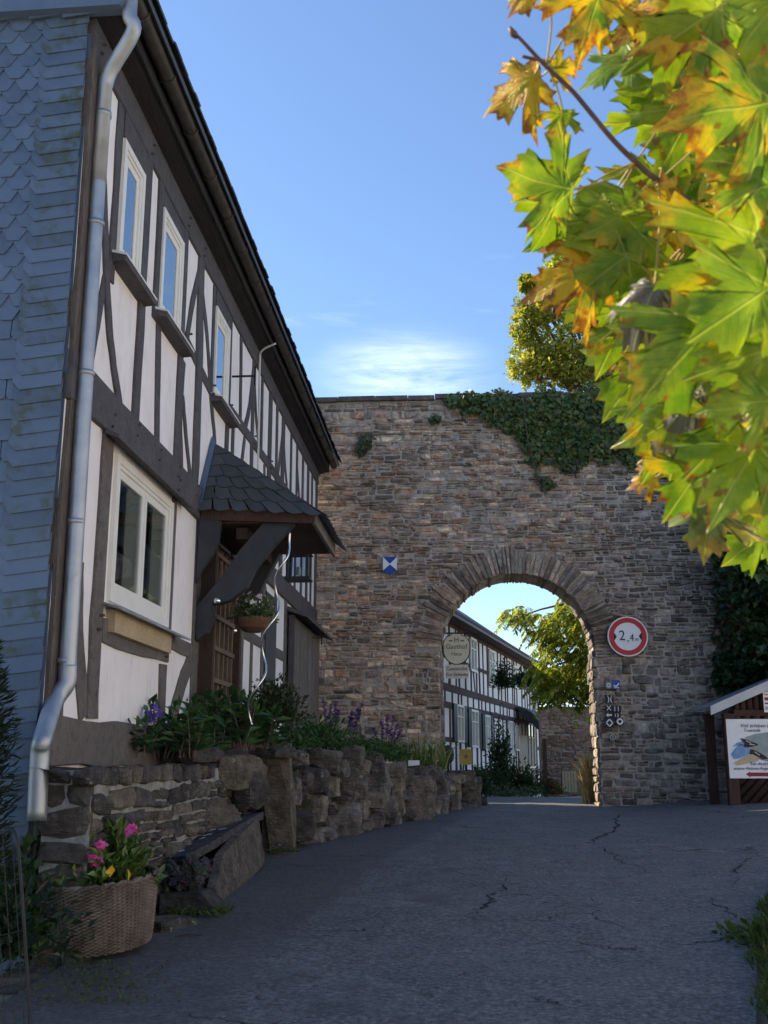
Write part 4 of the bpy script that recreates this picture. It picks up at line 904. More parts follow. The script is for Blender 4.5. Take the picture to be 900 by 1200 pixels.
for (px, py, w_, h_, y_, s_) in [(222, 884, 46, 17, 9.4, 3), (268, 905, 78, 34, 10.6, 5), (286, 927, 30, 40, 10.8, 8), (320, 882, 40, 10, 11.6, 2), (225, 975, 120, 52, 9.9, 11), (110, 968, 70, 26, 8.3, 14), (140, 952, 60, 16, 8.6, 17)]:
    stone_obj(mw, px, py, w_, h_, y_, .35, s_, tone=.7, rot=60)
# bench of stone slabs with rubble fill
bn = root('slab_bench', 'dark lichen-spotted stone slab resting on a side slab and rubble beside the road', 'stone bench', (-2.1, 10, .6))
T0, T1, T3 = atX(216, 1003, -2.12), atX(309, 951, -1.95), Vector((-2.38, 8.55, .88)); T2 = T1+(T3-T0)*.9
T0.z += 0; G().prism([T0, T0.lerp(T1, .3)+Vector((.02, 0, .0)), T0.lerp(T1, .6)+Vector((-.012, 0, 0)), T1, T2, T3.lerp(T2, .5), T3, T3.lerp(T0, .5)+Vector((0, .03, 0))], (0, 0, -.07), (.085, .08, .09)).build('top_slab', M['rock'], bn, tint=True)
q0, q1 = atX(253, 1056, -1.90), atX(310, 1000, -1.90); r0, r1 = atX(262, 1001, -1.96), atX(303, 958, -1.96)
G().prism([q0+Vector((0, 0, -.1)), q1+Vector((0, 0, -.1)), q1, r1, r0.lerp(r1, .5)+Vector((0, 0, .015)), r0, q0+Vector((0, -.02, .1))], (-.07, 0, 0), (.125, .11, .095)).build('side_slab', M['rock'], bn, tint=True)
G().prism([atY(188, 1048, 8.25), atY(235, 1046, 8.25), atY(250, 1062, 8.25), atY(249, 1072, 8.25), atY(186, 1072, 8.25)], (0, .35, 0), (.07, .068, .07)).build('step_stone', M['rock'], bn, tint=True)
g = G(); r2 = random.Random(4)
for k in range(240):
    px, py = r2.uniform(192, 262), r2.uniform(1008, 1050)
    c = atX(px, py, -2.0-.28*r2.random()*(1-(px-192)/90)); c.y = min(max(c.y, 8.35), 9.6)
    V, Fc = rock(c, (r2.uniform(.03, .08), r2.uniform(.03, .08), r2.uniform(.015, .04)), k, (r2.random(), r2.random(), r2.random()*3), .2, 1); g.add(V, Fc, tuple(q*r2.uniform(.4, .9) for q in (.12, .12, .125)))
g.build('rubble_fill', M['rock'], bn, tint=True, kind='stuff')
G().prism([(-2.36, 8.4, .2), (-2.0, 8.4, .2), (-2.0, 8.45, .62), (-2.08, 8.75, .78), (-2.36, 8.7, .80)], (0, 2.3, .1)).build('fill_core', M['gravel'], bn)
g = G()                                  # pale lichen rosettes lying on the top slab
for px, py, r_ in [(234, 962, .05), (262, 960, .03), (262, 966, .05), (248, 973, .045), (260, 972, .04), (242, 979, .05), (237, 983, .03), (215, 985, .05), (211, 998, .04), (222, 990, .02), (252, 968, .025)]:
    nrm = (T1-T0).cross(T3-T0).normalized(); nrm = nrm if nrm.z > 0 else -nrm; d = Vector(ray(px, py)); t = (T0-Vector(C0)).dot(nrm)/d.dot(nrm); c = Vector(C0)+d*t+nrm*.004
    e1 = (T1-T0).normalized(); e2 = nrm.cross(e1); n = 14; ring = [c+(e1*math.cos(6.283*i/n)+e2*math.sin(6.283*i/n))*r_*random.uniform(.75, 1.15) for i in range(n)]; g.prism(ring, nrm*.003)
M['lichen'] = mat_noise('pale_lichen', (.38, .38, .38), (.5, .5, .5), 40, .9, .003)
g.build('lichen_spots', M['lichen'], bn)
# dry stone wall beside the road
dw = root('dry_stone_wall', 'dry stone retaining wall of big field stones running up the road to the arch', 'garden wall', (-1.3, 15, .7))
def wl(px):      # depth of the wall face under picture column
    T = [(300, 11.6), (345, 12.4), (400, 13.9), (470, 16.2), (520, 18.7), (562, 21.0)]
    for (a, b), (c, d) in zip(T, T[1:]):
        if px <= c: return b+(d-b)*(px-a)/(c-a)
    return 21
sto = [(327, 938, 36, 118, 1), (378, 889, 34, 17, 2), (412, 888, 22, 22, 3), (437, 894, 22, 20, 4), (355, 916, 46, 26, 5), (395, 902, 22, 18, 6), (385, 922, 20, 18, 7), (412, 914, 28, 28, 8), (365, 947, 28, 28, 9), (354, 945, 12, 30, 10), (345, 970, 40, 26, 11),
       (396, 963, 42, 40, 12), (377, 948, 12, 26, 13), (392, 938, 34, 8, 14), (425, 938, 46, 16, 15), (440, 954, 40, 24, 16), (432, 962, 30, 16, 17), (440, 918, 26, 38, 18), (462, 930, 20, 44, 19), (478, 938, 46, 48, 20), (462, 902, 22, 14, 21), (485, 908, 26, 16, 22),
       (506, 910, 24, 18, 23), (508, 938, 30, 38, 24), (525, 918, 24, 16, 25), (527, 938, 22, 26, 26), (540, 912, 26, 14, 27), (545, 932, 30, 24, 28), (556, 918, 14, 12, 29), (362, 980, 26, 14, 30), (410, 990-8, 26, 14, 31), (350, 890, 18, 12, 32), (498, 922, 22, 18, 33),
       (372, 931, 26, 10, 34), (405, 945, 20, 14, 35), (455, 962, 24, 16, 36), (500, 955, 26, 14, 37), (375, 967, 22, 16, 38), (423, 900, 18, 16, 39), (473, 912, 18, 16, 40), (540, 944, 30, 8, 41), (345, 928, 12, 24, 42), (418, 950, 22, 18, 43)]
for px, py, w_, h_, s_ in sto[1:]: stone_obj(dw, px, py, w_*1.02, h_*1.0, wl(px)-random.uniform(0, .14), .27, s_+40, rot=random.uniform(-14, 8), tone=random.uniform(.65, 1.35), tilt=random.uniform(-6, 6))
drg = random.Random(77)
for k in range(60):
    px = drg.uniform(345, 560); t_ = (px-345)/215; ylo, yhi = 985-40*t_, 892+22*t_; py = drg.uniform(yhi, ylo); sz = drg.uniform(9, 22)*(1-.35*t_)
    stone_obj(dw, px, py, sz*drg.uniform(1.1, 2.2), sz*.7, wl(px)+drg.uniform(-.02, .10), .25, 200+k, rot=drg.uniform(-20, 10), tone=drg.uniform(.55, 1.3), tilt=drg.uniform(-8, 8))
# backing so no light shows between stones
g = G(); T = [(330, 11.75), (345, 12.4), (400, 13.9), (470, 16.2), (520, 18.7), (556, 20.9)]
for (a, ya), (b, yb) in zip(T, T[1:]):
    p, q = atY(a, 900, ya+.25), atY(b, 900, yb+.25); zt = lambda px: 1.6-.28*(px-345)/215*1.0-.12
    g.add([(p.x, p.y, .3), (q.x, q.y, .3), (q.x, q.y, zt(b)), (p.x, p.y, zt(a)), (p.x-.5, p.y+.1, zt(a)), (q.x-.5, q.y+.1, zt(b))], [(0, 1, 2, 3), (3, 2, 5, 4)])
g.build('earth_core', M['soil'], dw)
ss = root('standing_stone', 'tall upright rough slab between the stone bench and the dry wall', 'upright stone', (-1.83, 11.8, .6))
P = [atY(a, b, 11.75) for a, b in ((316, 1000), (343, 992), (340, 940), (329, 892), (322, 881), (306, 884), (309, 940))]
g = G(); base = len(P); V = [p+Vector((random.uniform(-.01, .01), 0, 0)) for p in P]
g.prism(V, (-.06, .42, .02), (.15, .125, .10)); sob = g.build('slab', M['rock'], ss, tint=True)
V, Fc = rock(atY(325, 940, 11.85)+Vector((-.03, .2, 0)), (.34, .42, 1.16), 77, (0, R(-4), R(5)), .09, 6, -.25); build('rough_face', V, Fc, M['rock'], ss, tint=(.16, .135, .105))
# soil bed behind walls
V = []; Fc = []; ysb = np.arange(6.6, 21.5, .5)
for yv in ysb:
    px = np.interp(yv, [11.6, 12.4, 13.9, 16.2, 18.7, 21.0], [300, 345, 400, 470, 520, 562]); xr = -2.32 if yv < 11.6 else atY(px, 900, yv).x-.05; zr = 1.52 if yv < 12 else float(np.interp(yv, [12, 21.5], [1.50, 1.18]))
    for k in range(5): t = k/4; V.append((W+.01+(xr-W-.01)*t, yv, 1.58*(1-t)+zr*t+.03*nv(yv, t, 0, 2)))
for j in range(len(ysb)-1):
    for k in range(4): Fc.append((5*j+k, 5*j+k+1, 5*j+6+k, 5*j+5+k))
tag(build('flower_bed', V, Fc, M['soil'], smooth=True), kind='structure')
# ledge of rough stone under the wicker basket
lg = root('kerb_ledge', 'rough mossy stone ledge at the road edge under the wicker basket', 'kerb', (-2.2, 7, .35))
for k, (px, py, w_, h_, y_) in enumerate([(140, 1132, 90, 34, 7.0), (205, 1098, 70, 26, 7.5), (105, 1160, 70, 36, 6.5), (170, 1110, 60, 24, 7.3), (230, 1082, 40, 16, 7.9), (85, 1182, 60, 26, 6.2), (65, 1150, 60, 22, 6.7), (190, 1075, 50, 24, 7.8)]):
    c = atY(px, py, y_); V, Fc = rock((c.x, c.y, c.z-.07), (w_*.006, .45, h_*.0058), 60+k, (0, 0, R(-20)), .13, 5, .0); build('stone', V, Fc, M['rock'], lg, tint=tuple(q*.36 for q in STONES[k % 5]))
g = G(); c = atY(60, 1138, 6.6); g.prism([(c.x-.25, 6.35, c.z), (c.x+.22, 6.45, c.z), (c.x+.3, 6.75, c.z), (c.x-.25, 6.75, c.z)], (0, 0, -.08), (.13, .135, .14)); g.build('flat_slab', M['rock'], lg, tint=True)

# ================================================================== WICKER BASKET
bc = Vector((-2.16, 7.0, .47)); p_ = atY(135, 1106, 7.0); bc = Vector((p_.x-.07, 7.0, p_.z-.01))
bk = root('wicker_basket', 'round brown wicker basket standing on the kerb ledge', 'basket', bc)
bh, r0_, r1_ = .41, .275, .345
def brad(t): return r0_+(r1_-r0_)*(t**.7)
tiltm = Matrix.Rotation(R(-5), 3, 'Y') @ Matrix.Rotation(R(5), 3, 'X')
def bT(v): return bc+tiltm @ Vector(v)
g = G(); V, Fc = lathe((0, 0, 0), [(0, .01), (r0_*.97, .01)]+[(brad(t)*.96, bh*t) for t in np.linspace(.05, 1, 8)], 36); build('basket_lining', [bT(v) for v in V], Fc, M['darkwood'], bk, smooth=True)
nrow, nst = 40, 34
for r_ in range(nrow):
    z = bh*(r_+.5)/nrow; rr = brad((r_+.5)/nrow); V = []; n = nst*4
    pts = [bT(((rr+.0095*math.sin(math.pi*(k/2+r_)) if True else 0)*math.cos(6.28318*k/n*2 if False else 6.28318*k/n), (rr+.0095*math.sin(math.pi*(k/2+r_)))*math.sin(6.28318*k/n), z+.002*nv(k*.3, r_))) for k in range(n)]
    g = G(); g.tube(pts+[pts[0]], .0052, 5, caps=False); g.build('wicker_row', M['wicker'], bk)
g = G()
for k in range(nst): a = 6.28318*(k+.5)/nst; g.tube([bT((brad(t)*math.cos(a), brad(t)*math.sin(a), bh*t)) for t in (0, .25, .5, .75, 1)], .006, 5)
g.build('basket_stakes', M['wicker'], bk)
pts = []; n = 96
for s_ in (0, 1.05, 2.1):
    g = G(); pp_ = [bT(((brad(1)+.012*math.cos(k*6.28318*22/n+s_))*math.cos(6.28318*k/n), (brad(1)+.012*math.cos(k*6.28318*22/n+s_))*math.sin(6.28318*k/n), bh+.010*math.sin(k*6.28318*22/n+s_))) for k in range(n+1)]
    g.tube(pp_, .009, 5, caps=False); g.build('rim', M['wicker'], bk)
G().tube(bez([bT((-.36, -.05, bh-.05)), bT((-.33, 0, bh+.05)), bT((-.22, .10, bh+.17)), bT((-.12, .17, bh+.25))], 6), .014, 7).build('handle', M['wicker'], bk)
V, Fc = lathe((0, 0, 0), [(0, bh-.05), (brad(.85)*.94, bh-.06)], 24); build('potting_soil', [bT(v) for v in V], Fc, M['soil'], bk)
BG = [(.07, .12, .025), (.10, .16, .03), (.05, .09, .02), (.13, .19, .04)]
pt = root('basket_plant', 'bushy green plant with pink blooms growing in the wicker basket', 'potted plant', bT((0, 0, bh)))
clump(bT((.03, 0, bh-.02)), (.30, .30, .28), 900, .075, BG, .5, .7, parent=pt, mat=M['leafg']); clump(bT((.08, .05, bh+.1)), (.14, .14, .22), 240, .08, BG, .45, .9, name='foliage', parent=pt, mat=M['leafg'])
g = G()
for k in range(12): a = random.uniform(0, 6.28); G().tube([bT((0, 0, bh-.05)), bT((.1*math.cos(a), .1*math.sin(a), bh+.1)), bT((.2*math.cos(a), .2*math.sin(a), bh+.2))], .006, 5).build('stem', M['twig'], pt)
for px, py, s_ in ((154, 974, .042), (112, 1010, .045), (106, 1004, .038), (118, 991, .035)):
    c = atY(px, py, 6.78); flowers('bloom', c, (.02, .02, .02), 6, s_, [(.70, .10, .36), (.78, .16, .42)], pt)
for px, py in ((129, 1028), (150, 1033)):
    c = atY(px, py, 6.72); V, Fc = leaves(np.array([c]), np.array([[.1, -.2, .9]]), np.array([.085]), np.array([.07]), .1); build('yellow_leaf', V, Fc, M['petal'], pt, tint=(.70, .42, .03))

# ================================================================== PLANTS IN THE BED
DG = [(.04, .09, .03), (.06, .13, .04), (.08, .16, .05), (.03, .07, .03)]
def at_plant(name, label, cat, px, py, y, rad, n, size, **k): c = atY(px, py, y); return plant(name, label, cat, c, rad, n, size, **k)
def lance(name, label, cat, px, py, y, n, L, group=None, cols=DG, wd=.18, spread=.5):   # upright stems carrying long leaves
    c = atY(px, py, y); r = root(name, label, cat, c, group); g = G(); P = []; D = []
    for k in range(n):
        b = c+Vector((random.uniform(-spread, spread)*.6, random.uniform(-spread, spread), 0)); h = L*random.uniform(.7, 1.2); tip = b+Vector((random.uniform(-.1, .1), random.uniform(-.1, .1), h)); G().tube([b, b.lerp(tip, .5)+Vector((.01, 0, 0)), tip], [.006, .005, .003], 5).build('stem', M['twig'], r)
        for j in range(11):
            q = b.lerp(tip, .15+.85*j/10); a = j*2.4; P.append(q); D.append((math.cos(a), math.sin(a), .55-.06*j+random.uniform(-.2, .3)+(.8 if j > 8 else 0)))
    D = unit(np.array(D)); m = len(P); LL = rs.uniform(.12, .21, m)*(L/.4)**.3; V, Fc = leaves(np.array(P), D, LL, LL*wd*2.0, .2, nrm=np.tile([0, 0, 1.5], (m, 1))); build('foliage', V, Fc, M['leafg'], r, tint=pal(m, cols)); return r
at_plant('low_shrub', 'low glossy plant at the foot of the house beside the downpipe', 'plant', 118, 878, 8.6, (.16, .35, .14), 380, .11, cols=DG, mat=M['leafg'])
lance('leafy_perennial', 'leafy green perennial behind the squared stones, tallest one left of the porch', 'plant', 205, 888, 9.4, 34, .38, 'leafy perennials below the ground floor window')
lance('leafy_perennial', 'broad leafy perennial in front of the trellis door', 'plant', 262, 880, 10.9, 46, .46, 'leafy perennials below the ground floor window')
lance('leafy_perennial', 'small leafy perennial between the low shrub and the tall one', 'plant', 168, 888, 8.95, 22, .25, 'leafy perennials below the ground floor window')
lance('leafy_perennial', 'leafy perennial spilling beside the spiral stake', 'plant', 298, 878, 11.6, 32, .36, 'leafy perennials below the ground floor window')
c = atY(181, 832, 9.0); fl = root('blue_flower', 'single blue flowering stem rising before the white panel', 'flower', (c.x, c.y, c.z-.35)); G().tube([c+Vector((0, 0, -.35)), c], .005, 5).build('stem', M['twig'], fl)
for dx, dz in ((0, .02), (-.05, -.03), (.05, -.04), (-.02, -.08)): flowers('bloom', c+Vector((dx, 0, dz)), (.02, .02, .02), 6, .035, [(.12, .08, .35), (.18, .12, .45)], fl)
at_plant('dark_rose_bush', 'tall dark twiggy bush growing up around the spiral stake', 'shrub', 322, 840, 12.9, (.34, .6, .55), 1500, .075, cols=[(.03, .06, .02), (.06, .075, .03), (.045, .05, .02), (.025, .04, .02)], shell=.1)
at_plant('dark_rose_bush', 'dark spreading bush in the bed in front of the board cupboard', 'shrub', 372, 872, 14.6, (.55, .9, .36), 1800, .075, cols=DG, shell=.1)
at_plant('green_shrub', 'low green shrub hanging over the middle of the dry stone wall', 'shrub', 425, 885, 15.6, (.62, .9, .28), 1700, .07, cols=DG, shell=.1)
at_plant('green_shrub', 'low green shrub under the purple flower spikes at the far wall end', 'shrub', 455, 888, 17.0, (.42, .6, .26), 1200, .07, cols=DG, shell=.1)
at_plant('green_shrub', 'green plant mat over the stones next to the standing slab', 'shrub', 345, 874, 12.8, (.34, .5, .14), 700, .07, cols=DG, shell=.1)
def salvia(px, py, y, tops, label):
    c = atY(px, py, y); r = root('purple_salvia', label, 'flower', c, 'purple salvia spikes in front of the stone wall'); g = G(); P = []; D = []
    for tx, ty in tops:
        t = atY(tx, ty, y); b = c.lerp(t, .1)+Vector((0, 0, 0)); mid = b.lerp(t, .5)+Vector((0, 0, -.03)); pts = bez([b, mid, t], 6); G().tube(pts, .006, 5).build('stem', M['twig'], r)
        for k in range(60): u = random.uniform(.45, 1); q = pts[int(u*(len(pts)-1))]; a = random.uniform(0, 6.28); P.append(q+Vector((0, 0, random.uniform(-.02, .02)))); D.append((math.cos(a), math.sin(a), .3))
    m = len(P); V, Fc = leaves(np.array(P), unit(np.array(D)), rs.uniform(.03, .055, m), rs.uniform(.02, .035, m), .3); build('flower_spikes', V, Fc, M['petal'], r, tint=pal(m, [(.10, .045, .26), (.16, .07, .36), (.07, .03, .18)]))
salvia(385, 868, 16.2, [(379, 820), (388, 824), (395, 822), (397, 832)], 'leftmost clump of purple salvia spikes, beside the board cupboard')
salvia(412, 870, 16.6, [(424, 823), (412, 832), (410, 840), (420, 830)], 'middle clump of purple salvia spikes with the tallest spike')
salvia(452, 882, 17.2, [(454, 836), (462, 838), (447, 845), (470, 855), (436, 852), (466, 848)], 'rightmost clump of purple salvia spikes near the arch')
def grass(name, label, cat, center, n, L, rad, cols, bend=.35, group=None, wd=.02, parent=None, kind=None):
    c = Vector(center); P = np.stack([c.x+rs.uniform(-rad[0], rad[0], n), c.y+rs.uniform(-rad[1], rad[1], n), np.full(n, c.z)], 1); D = unit(np.stack([rs.normal(size=n)*bend, rs.normal(size=n)*bend, np.ones(n)], 1)); Ls = L*rs.uniform(.5, 1.15, n)
    s = unit(np.cross(D, rs.normal(size=(n, 3)))); h = D.copy(); h[:, 2] = 0; w2 = (wd*rs.uniform(.6, 1.2, n))[:, None]; Lc = Ls[:, None]
    a, b = P-s*w2/2, P+s*w2/2; m = P+D*Lc*.55; c1, d1 = m-s*w2*.4, m+s*w2*.4; tip = P+D*Lc+h*Lc*.5-np.array([0, 0, 1])*Lc*np.linalg.norm(h, axis=1, keepdims=True)*.35
    V = np.stack([a, b, d1, c1, tip], 1).reshape(-1, 3); k = np.arange(n)[:, None]*5; Fc = np.concatenate([k+np.array([[0, 1, 2]]), k+np.array([[0, 2, 3]]), k+np.array([[3, 2, 4]])], 1).reshape(-1, 3)
    if kind: return tag(build(name, V, Fc, M['leaf'], parent, tint=pal(n, cols, rep=5)), label, cat, kind=kind)
    r = root(name, label, cat, c, group); build('blades', V, Fc, M['leaf'], r, tint=pal(n, cols, rep=5)); return r
c = atY(495, 902, 19.0); grass('iris_clump', 'clump of upright sword-shaped green leaves at the far end of the bed', 'plant', c, 130, .62, (.42, .25), [(.10, .17, .05), (.14, .22, .07), (.20, .22, .08)], .25, wd=.035)
c = atY(478, 897, 17.8); nt_ = root('bed_label', 'small white card standing on the dry stone wall', 'card', c); box('card', (c.x+.02, c.y-.3, c.z-.06), (c.x+.20, c.y-.285, c.z+.08), M['white'], nt_)
# left foreground: yew, weeds, wire panel
yc = Vector((-2.88, 6.15, .45)); yw = root('yew_column', 'dark narrow yew at the left edge in front of the slate gable', 'conifer', yc)
n = 5200; th = rs.uniform(0, 6.28, n); hh_ = rs.uniform(0, 1, n); rr = (.29*(1-hh_**3*.75))*rs.uniform(.55, 1.1, n)*(1+.12*np.sin(th*4+hh_*9)); P = np.stack([yc.x+rr*np.cos(th), yc.y+rr*np.sin(th), yc.z+hh_*1.95], 1); D = unit(np.stack([np.cos(th)*.8, np.sin(th)*.8, .5+rs.normal(size=n)*.5], 1)); L = rs.uniform(.05, .10, n); V, Fc = leaves(P, D, L, L*.18, .1); build('foliage', V, Fc, M['leaf'], yw, tint=pal(n, [(.014, .026, .014), (.022, .038, .016), (.011, .02, .011)])); G().tube([yc, yc+Vector((0, 0, 1.8))], [.05, .02], 7).build('trunk', M['bark'], yw)
at_plant('nettle_weeds', 'dense weeds in the gap between yew and wicker basket', 'weeds', 30, 1075, 6.9, (.28, .35, .58), 2000, .085, cols=[(.03, .06, .02), (.045, .09, .03), (.06, .11, .04)], shell=.05, aspect=.6)
at_plant('broadleaf_weed', 'large-leaved weed low beside the wicker basket', 'weeds', 26, 1112, 6.5, (.14, .2, .14), 60, .14, cols=[(.05, .10, .03), (.07, .13, .04)], shell=.2, aspect=.75)
at_plant('creeper', 'thin creeper hanging beside the foot of the downpipe', 'weeds', 78, 980, 7.1, (.22, .12, .22), 420, .06, cols=[(.04, .08, .03), (.10, .12, .04), (.16, .14, .04)], shell=.1)
c = atY(232, 1078, 8.3); grass('grass_tuft', 'small grass tuft at the kerb below the slab bench', 'grass', (c.x, c.y, gz(c.x, c.y)), 420, .10, (.22, .18), [(.08, .12, .03), (.12, .15, .04), (.05, .08, .02)], .8, wd=.008)
c = atX(333, 996, -1.72); grass('grass_tuft', 'tiny moss and grass tuft at the foot of the standing slab', 'grass', (c.x, c.y, c.z-.02), 160, .07, (.13, .06), [(.08, .12, .03), (.05, .08, .02)], .8, wd=.008)
wf = root('wire_gate', 'black wire mesh gate panel at the lower left corner', 'gate', (-1.85, 4.6, .2)); Yg = 4.6
def W2(px, py): return atY(px, py, Yg)
G().tube(bez([W2(-60, 988), W2(0, 977), W2(12, 972), W2(19, 980), W2(23, 1010), W2(30, 1110), W2(37, 1230)], 4), .007, 8).build('gate_frame', M['black'], wf, smooth=True)
g = G()
for (a, b, c, d) in ((-60, 1052, 23, 1030), (-60, 1110, 28, 1090), (-60, 1170, 34, 1150)): g.tube([W2(a, b), W2(c, d)], .0025, 5)
for k in range(6): x = 14-k*11; g.tube([W2(x, 976+k*2), W2(x+16, 1230)], .0018, 5)
g.build('mesh_wire', M['black'], wf)
c = atY(5, 1160, 5.2); at_plant('dark_ivy_patch', 'dark ground ivy behind the wire gate at the lower left', 'ivy', 0, 1110, 5.6, (.4, .3, .5), 900, .07, cols=[(.015, .03, .015), (.025, .045, .02)], shell=.05)

# ================================================================== NOTICE KIOSK ON THE RIGHT
KY = 18.4
def K(px, py, dy=0): q = atY(px, py, KY); return Vector((q.x, KY+dy, q.z))
kp = K(856, 942); ks = root('notice_kiosk', 'dark log-built notice kiosk with a grey gabled roof at the right edge', 'notice board', kp)
kb = gz(kp.x, KY)-.15; rT = K(829, 828); rU = K(900, 797); sl_ = (rU.z-rT.z)/(rU.x-rT.x); apx = rT.x+2.15; apz = rT.z+sl_*2.15
for s_ in (-1, 1):
    a = Vector((apx+s_*2.15, KY-.22, rT.z)); b = Vector((apx, KY-.22, apz)); dn = Vector((0, 0, -.15))
    G().prism([a, b, b+dn, a+dn*1.0], (0, .03, 0)).build('verge_board', M['tin'], ks)
    G().prism([a+Vector((0, .03, .0)), b+Vector((0, .03, 0)), b+Vector((0, .03, -.03)), a+Vector((0, .03, -.03))], (0, 1.5, 0)).build('roof_panel', M['tin'], ks)
box('post', (kp.x-.02, KY-.08, kb), (kp.x+.15, KY+.09, rT.z-.12), M['redwood'], ks); box('post', (2*apx-kp.x-.15, KY-.08, kb), (2*apx-kp.x+.02, KY+.09, rT.z-.12), M['redwood'], ks)
lp = K(840, 835); box('rear_post', (lp.x-.02, KY+.75, kb), (lp.x+.12, KY+.9, rT.z-.08), M['redwood'], ks)
bl, bt = K(849, 843), K(849, 912); xL, xR = bl.x, 2*apx-bl.x; zt_, zb_ = bl.z, bt.z
box('cross_beam', (kp.x+.15, KY-.05, zt_+.05), (2*apx-kp.x-.15, KY+.06, zt_+.15), M['redwood'], ks)
x = kp.x+.16; xe = 2*apx-kp.x-.16
while x < xe:       # upright half-logs in the gable
    zz = min(rT.z-.16+sl_*(2.15-abs(x+.05-apx)), apz-.2)
    if zz > zt_+.16: G().tube([(x+.05, KY+.02, zt_+.15), (x+.05, KY+.02, zz)], .052, 10).build('gable_log', M['redwood'], ks, smooth=True)
    x += .108
box('back_board', (kp.x+.15, KY+.04, kb+.05), (2*apx-kp.x-.15, KY+.09, zt_+.06), M['redwood'], ks)
k = -10
while k < 26:      # diagonal half-logs behind and below the panel
    x0 = kp.x+.1+k*.16; za, zb = kb+.1, zt_+.05; p, q = Vector((x0, KY-.0, za)), Vector((x0+(zb-za)*.95, KY-.0, zb)); lo, hi = kp.x+.15, 2*apx-kp.x-.15
    if q.x > lo and p.x < hi:
        d = q-p
        if p.x < lo: p = p+d*((lo-p.x)/d.x)
        if q.x > hi: q = q-d*((q.x-hi)/d.x)
        if (q-p).length > .1: G().tube([p, q], .055, 10).build('diagonal_log', M['redwood'], ks, smooth=True)
    k += 1
pnl = root('info_panel', 'large white information panel with painted map picture on the kiosk', 'information sign', (apx, KY-.1, zb_)); py_ = KY-.085
box('panel', (xL, py_, zb_), (xR, py_+.02, zt_), M['white'], pnl)
def P2(px, py, d=.004): q = atY(px, py, py_); return Vector((q.x, py_-d, q.z))
def shape(pts, mat, name, d=.004): G().prism([P2(a, b, d) for a, b in pts], (0, .002, 0)).build(name, mat, pnl)
shape([(873, 864), (885, 860), (900, 858), (930, 862), (935, 880), (920, 892), (902, 893), (890, 890), (882, 884), (878, 872)], M['greyprint'], 'picture_hills')
shape([(856, 884), (862, 876), (868, 872), (876, 874), (882, 880), (876, 885), (868, 888), (860, 890)], M['lake'], 'picture_lake', .007)
shape([(858, 875), (864, 870), (872, 868), (874, 872), (866, 874)], M['lake'], 'picture_lake', .007)
shape([(860, 894), (870, 888), (880, 884), (890, 886), (888, 892), (874, 895), (864, 897)], M['sand'], 'picture_sand', .010)
shape([(867, 865), (873, 866), (880, 869), (886, 871), (889, 873), (882, 875), (876, 876), (871, 875), (872, 871)], M['ink'], 'picture_rocks', .013)
shape([(879, 878), (884, 879), (890, 882), (897, 886), (900, 889), (894, 890), (888, 887), (882, 884), (878, 884)], M['ink'], 'picture_rocks', .013)
for p in [((874, 868), (880, 871)), ((884, 881), (890, 885)), ((878, 872), (884, 873))]: G().bar(P2(*p[0], .016), P2(*p[1], .016), .004, .012).build('picture_highlight', M['cream'], pnl)
text('Viel erleben Ihre Reise', .085, P2(888, 850.5, .006)+Vector((.10, 0, 0)), FACE_CAM, M['inkblue'], 'lettering', pnl, sx=1.0, shear=.25)
text('Touristik', .075, P2(883, 856, .006)-Vector((.03, 0, 0)), FACE_CAM, M['inkblue'], 'lettering', pnl, shear=.25)
text('Tel. direkt', .07, P2(889, 895, .018), FACE_CAM, M['inkblue'], 'lettering', pnl, shear=.25)
text('unsere Aktions-Angebote', .065, P2(884, 900.5, .006), FACE_CAM, M['inkblue'], 'lettering', pnl, shear=.25)
q = P2(874, 907.5, .006); G().prism([q, q+Vector((.07, 0, .045)), q+Vector((.07, 0, .03)), q+Vector((1.5, 0, .03)), q+Vector((1.5, 0, -.03)), q+Vector((.07, 0, -.03)), q+Vector((.07, 0, -.045))], (0, .003, 0)).build('red_arrow', M['darkred'], pnl)
n0, n1 = K(892, 807), K(893, 835); nb = root('notice_sheet', 'small white notice with dark red print under the kiosk gable', 'notice', (n0.x, KY-.08, n1.z))
box('sheet', (n0.x, KY-.075, n1.z), (n0.x+.42, KY-.065, n0.z), M['white'], nb)
for k, (z0, h, m) in enumerate([(.86, .05, 'greyprint'), (.72, .03, 'ink'), (.50, .12, 'darkred'), (.34, .06, 'darkred'), (.20, .03, 'ink'), (.12, .04, 'darkred')]):
    H = n0.z-n1.z; box('print_bar', (n0.x+.02, KY-.079, n1.z+H*z0), (n0.x+.40, KY-.0755, n1.z+H*(z0+h)), M[m], nb)

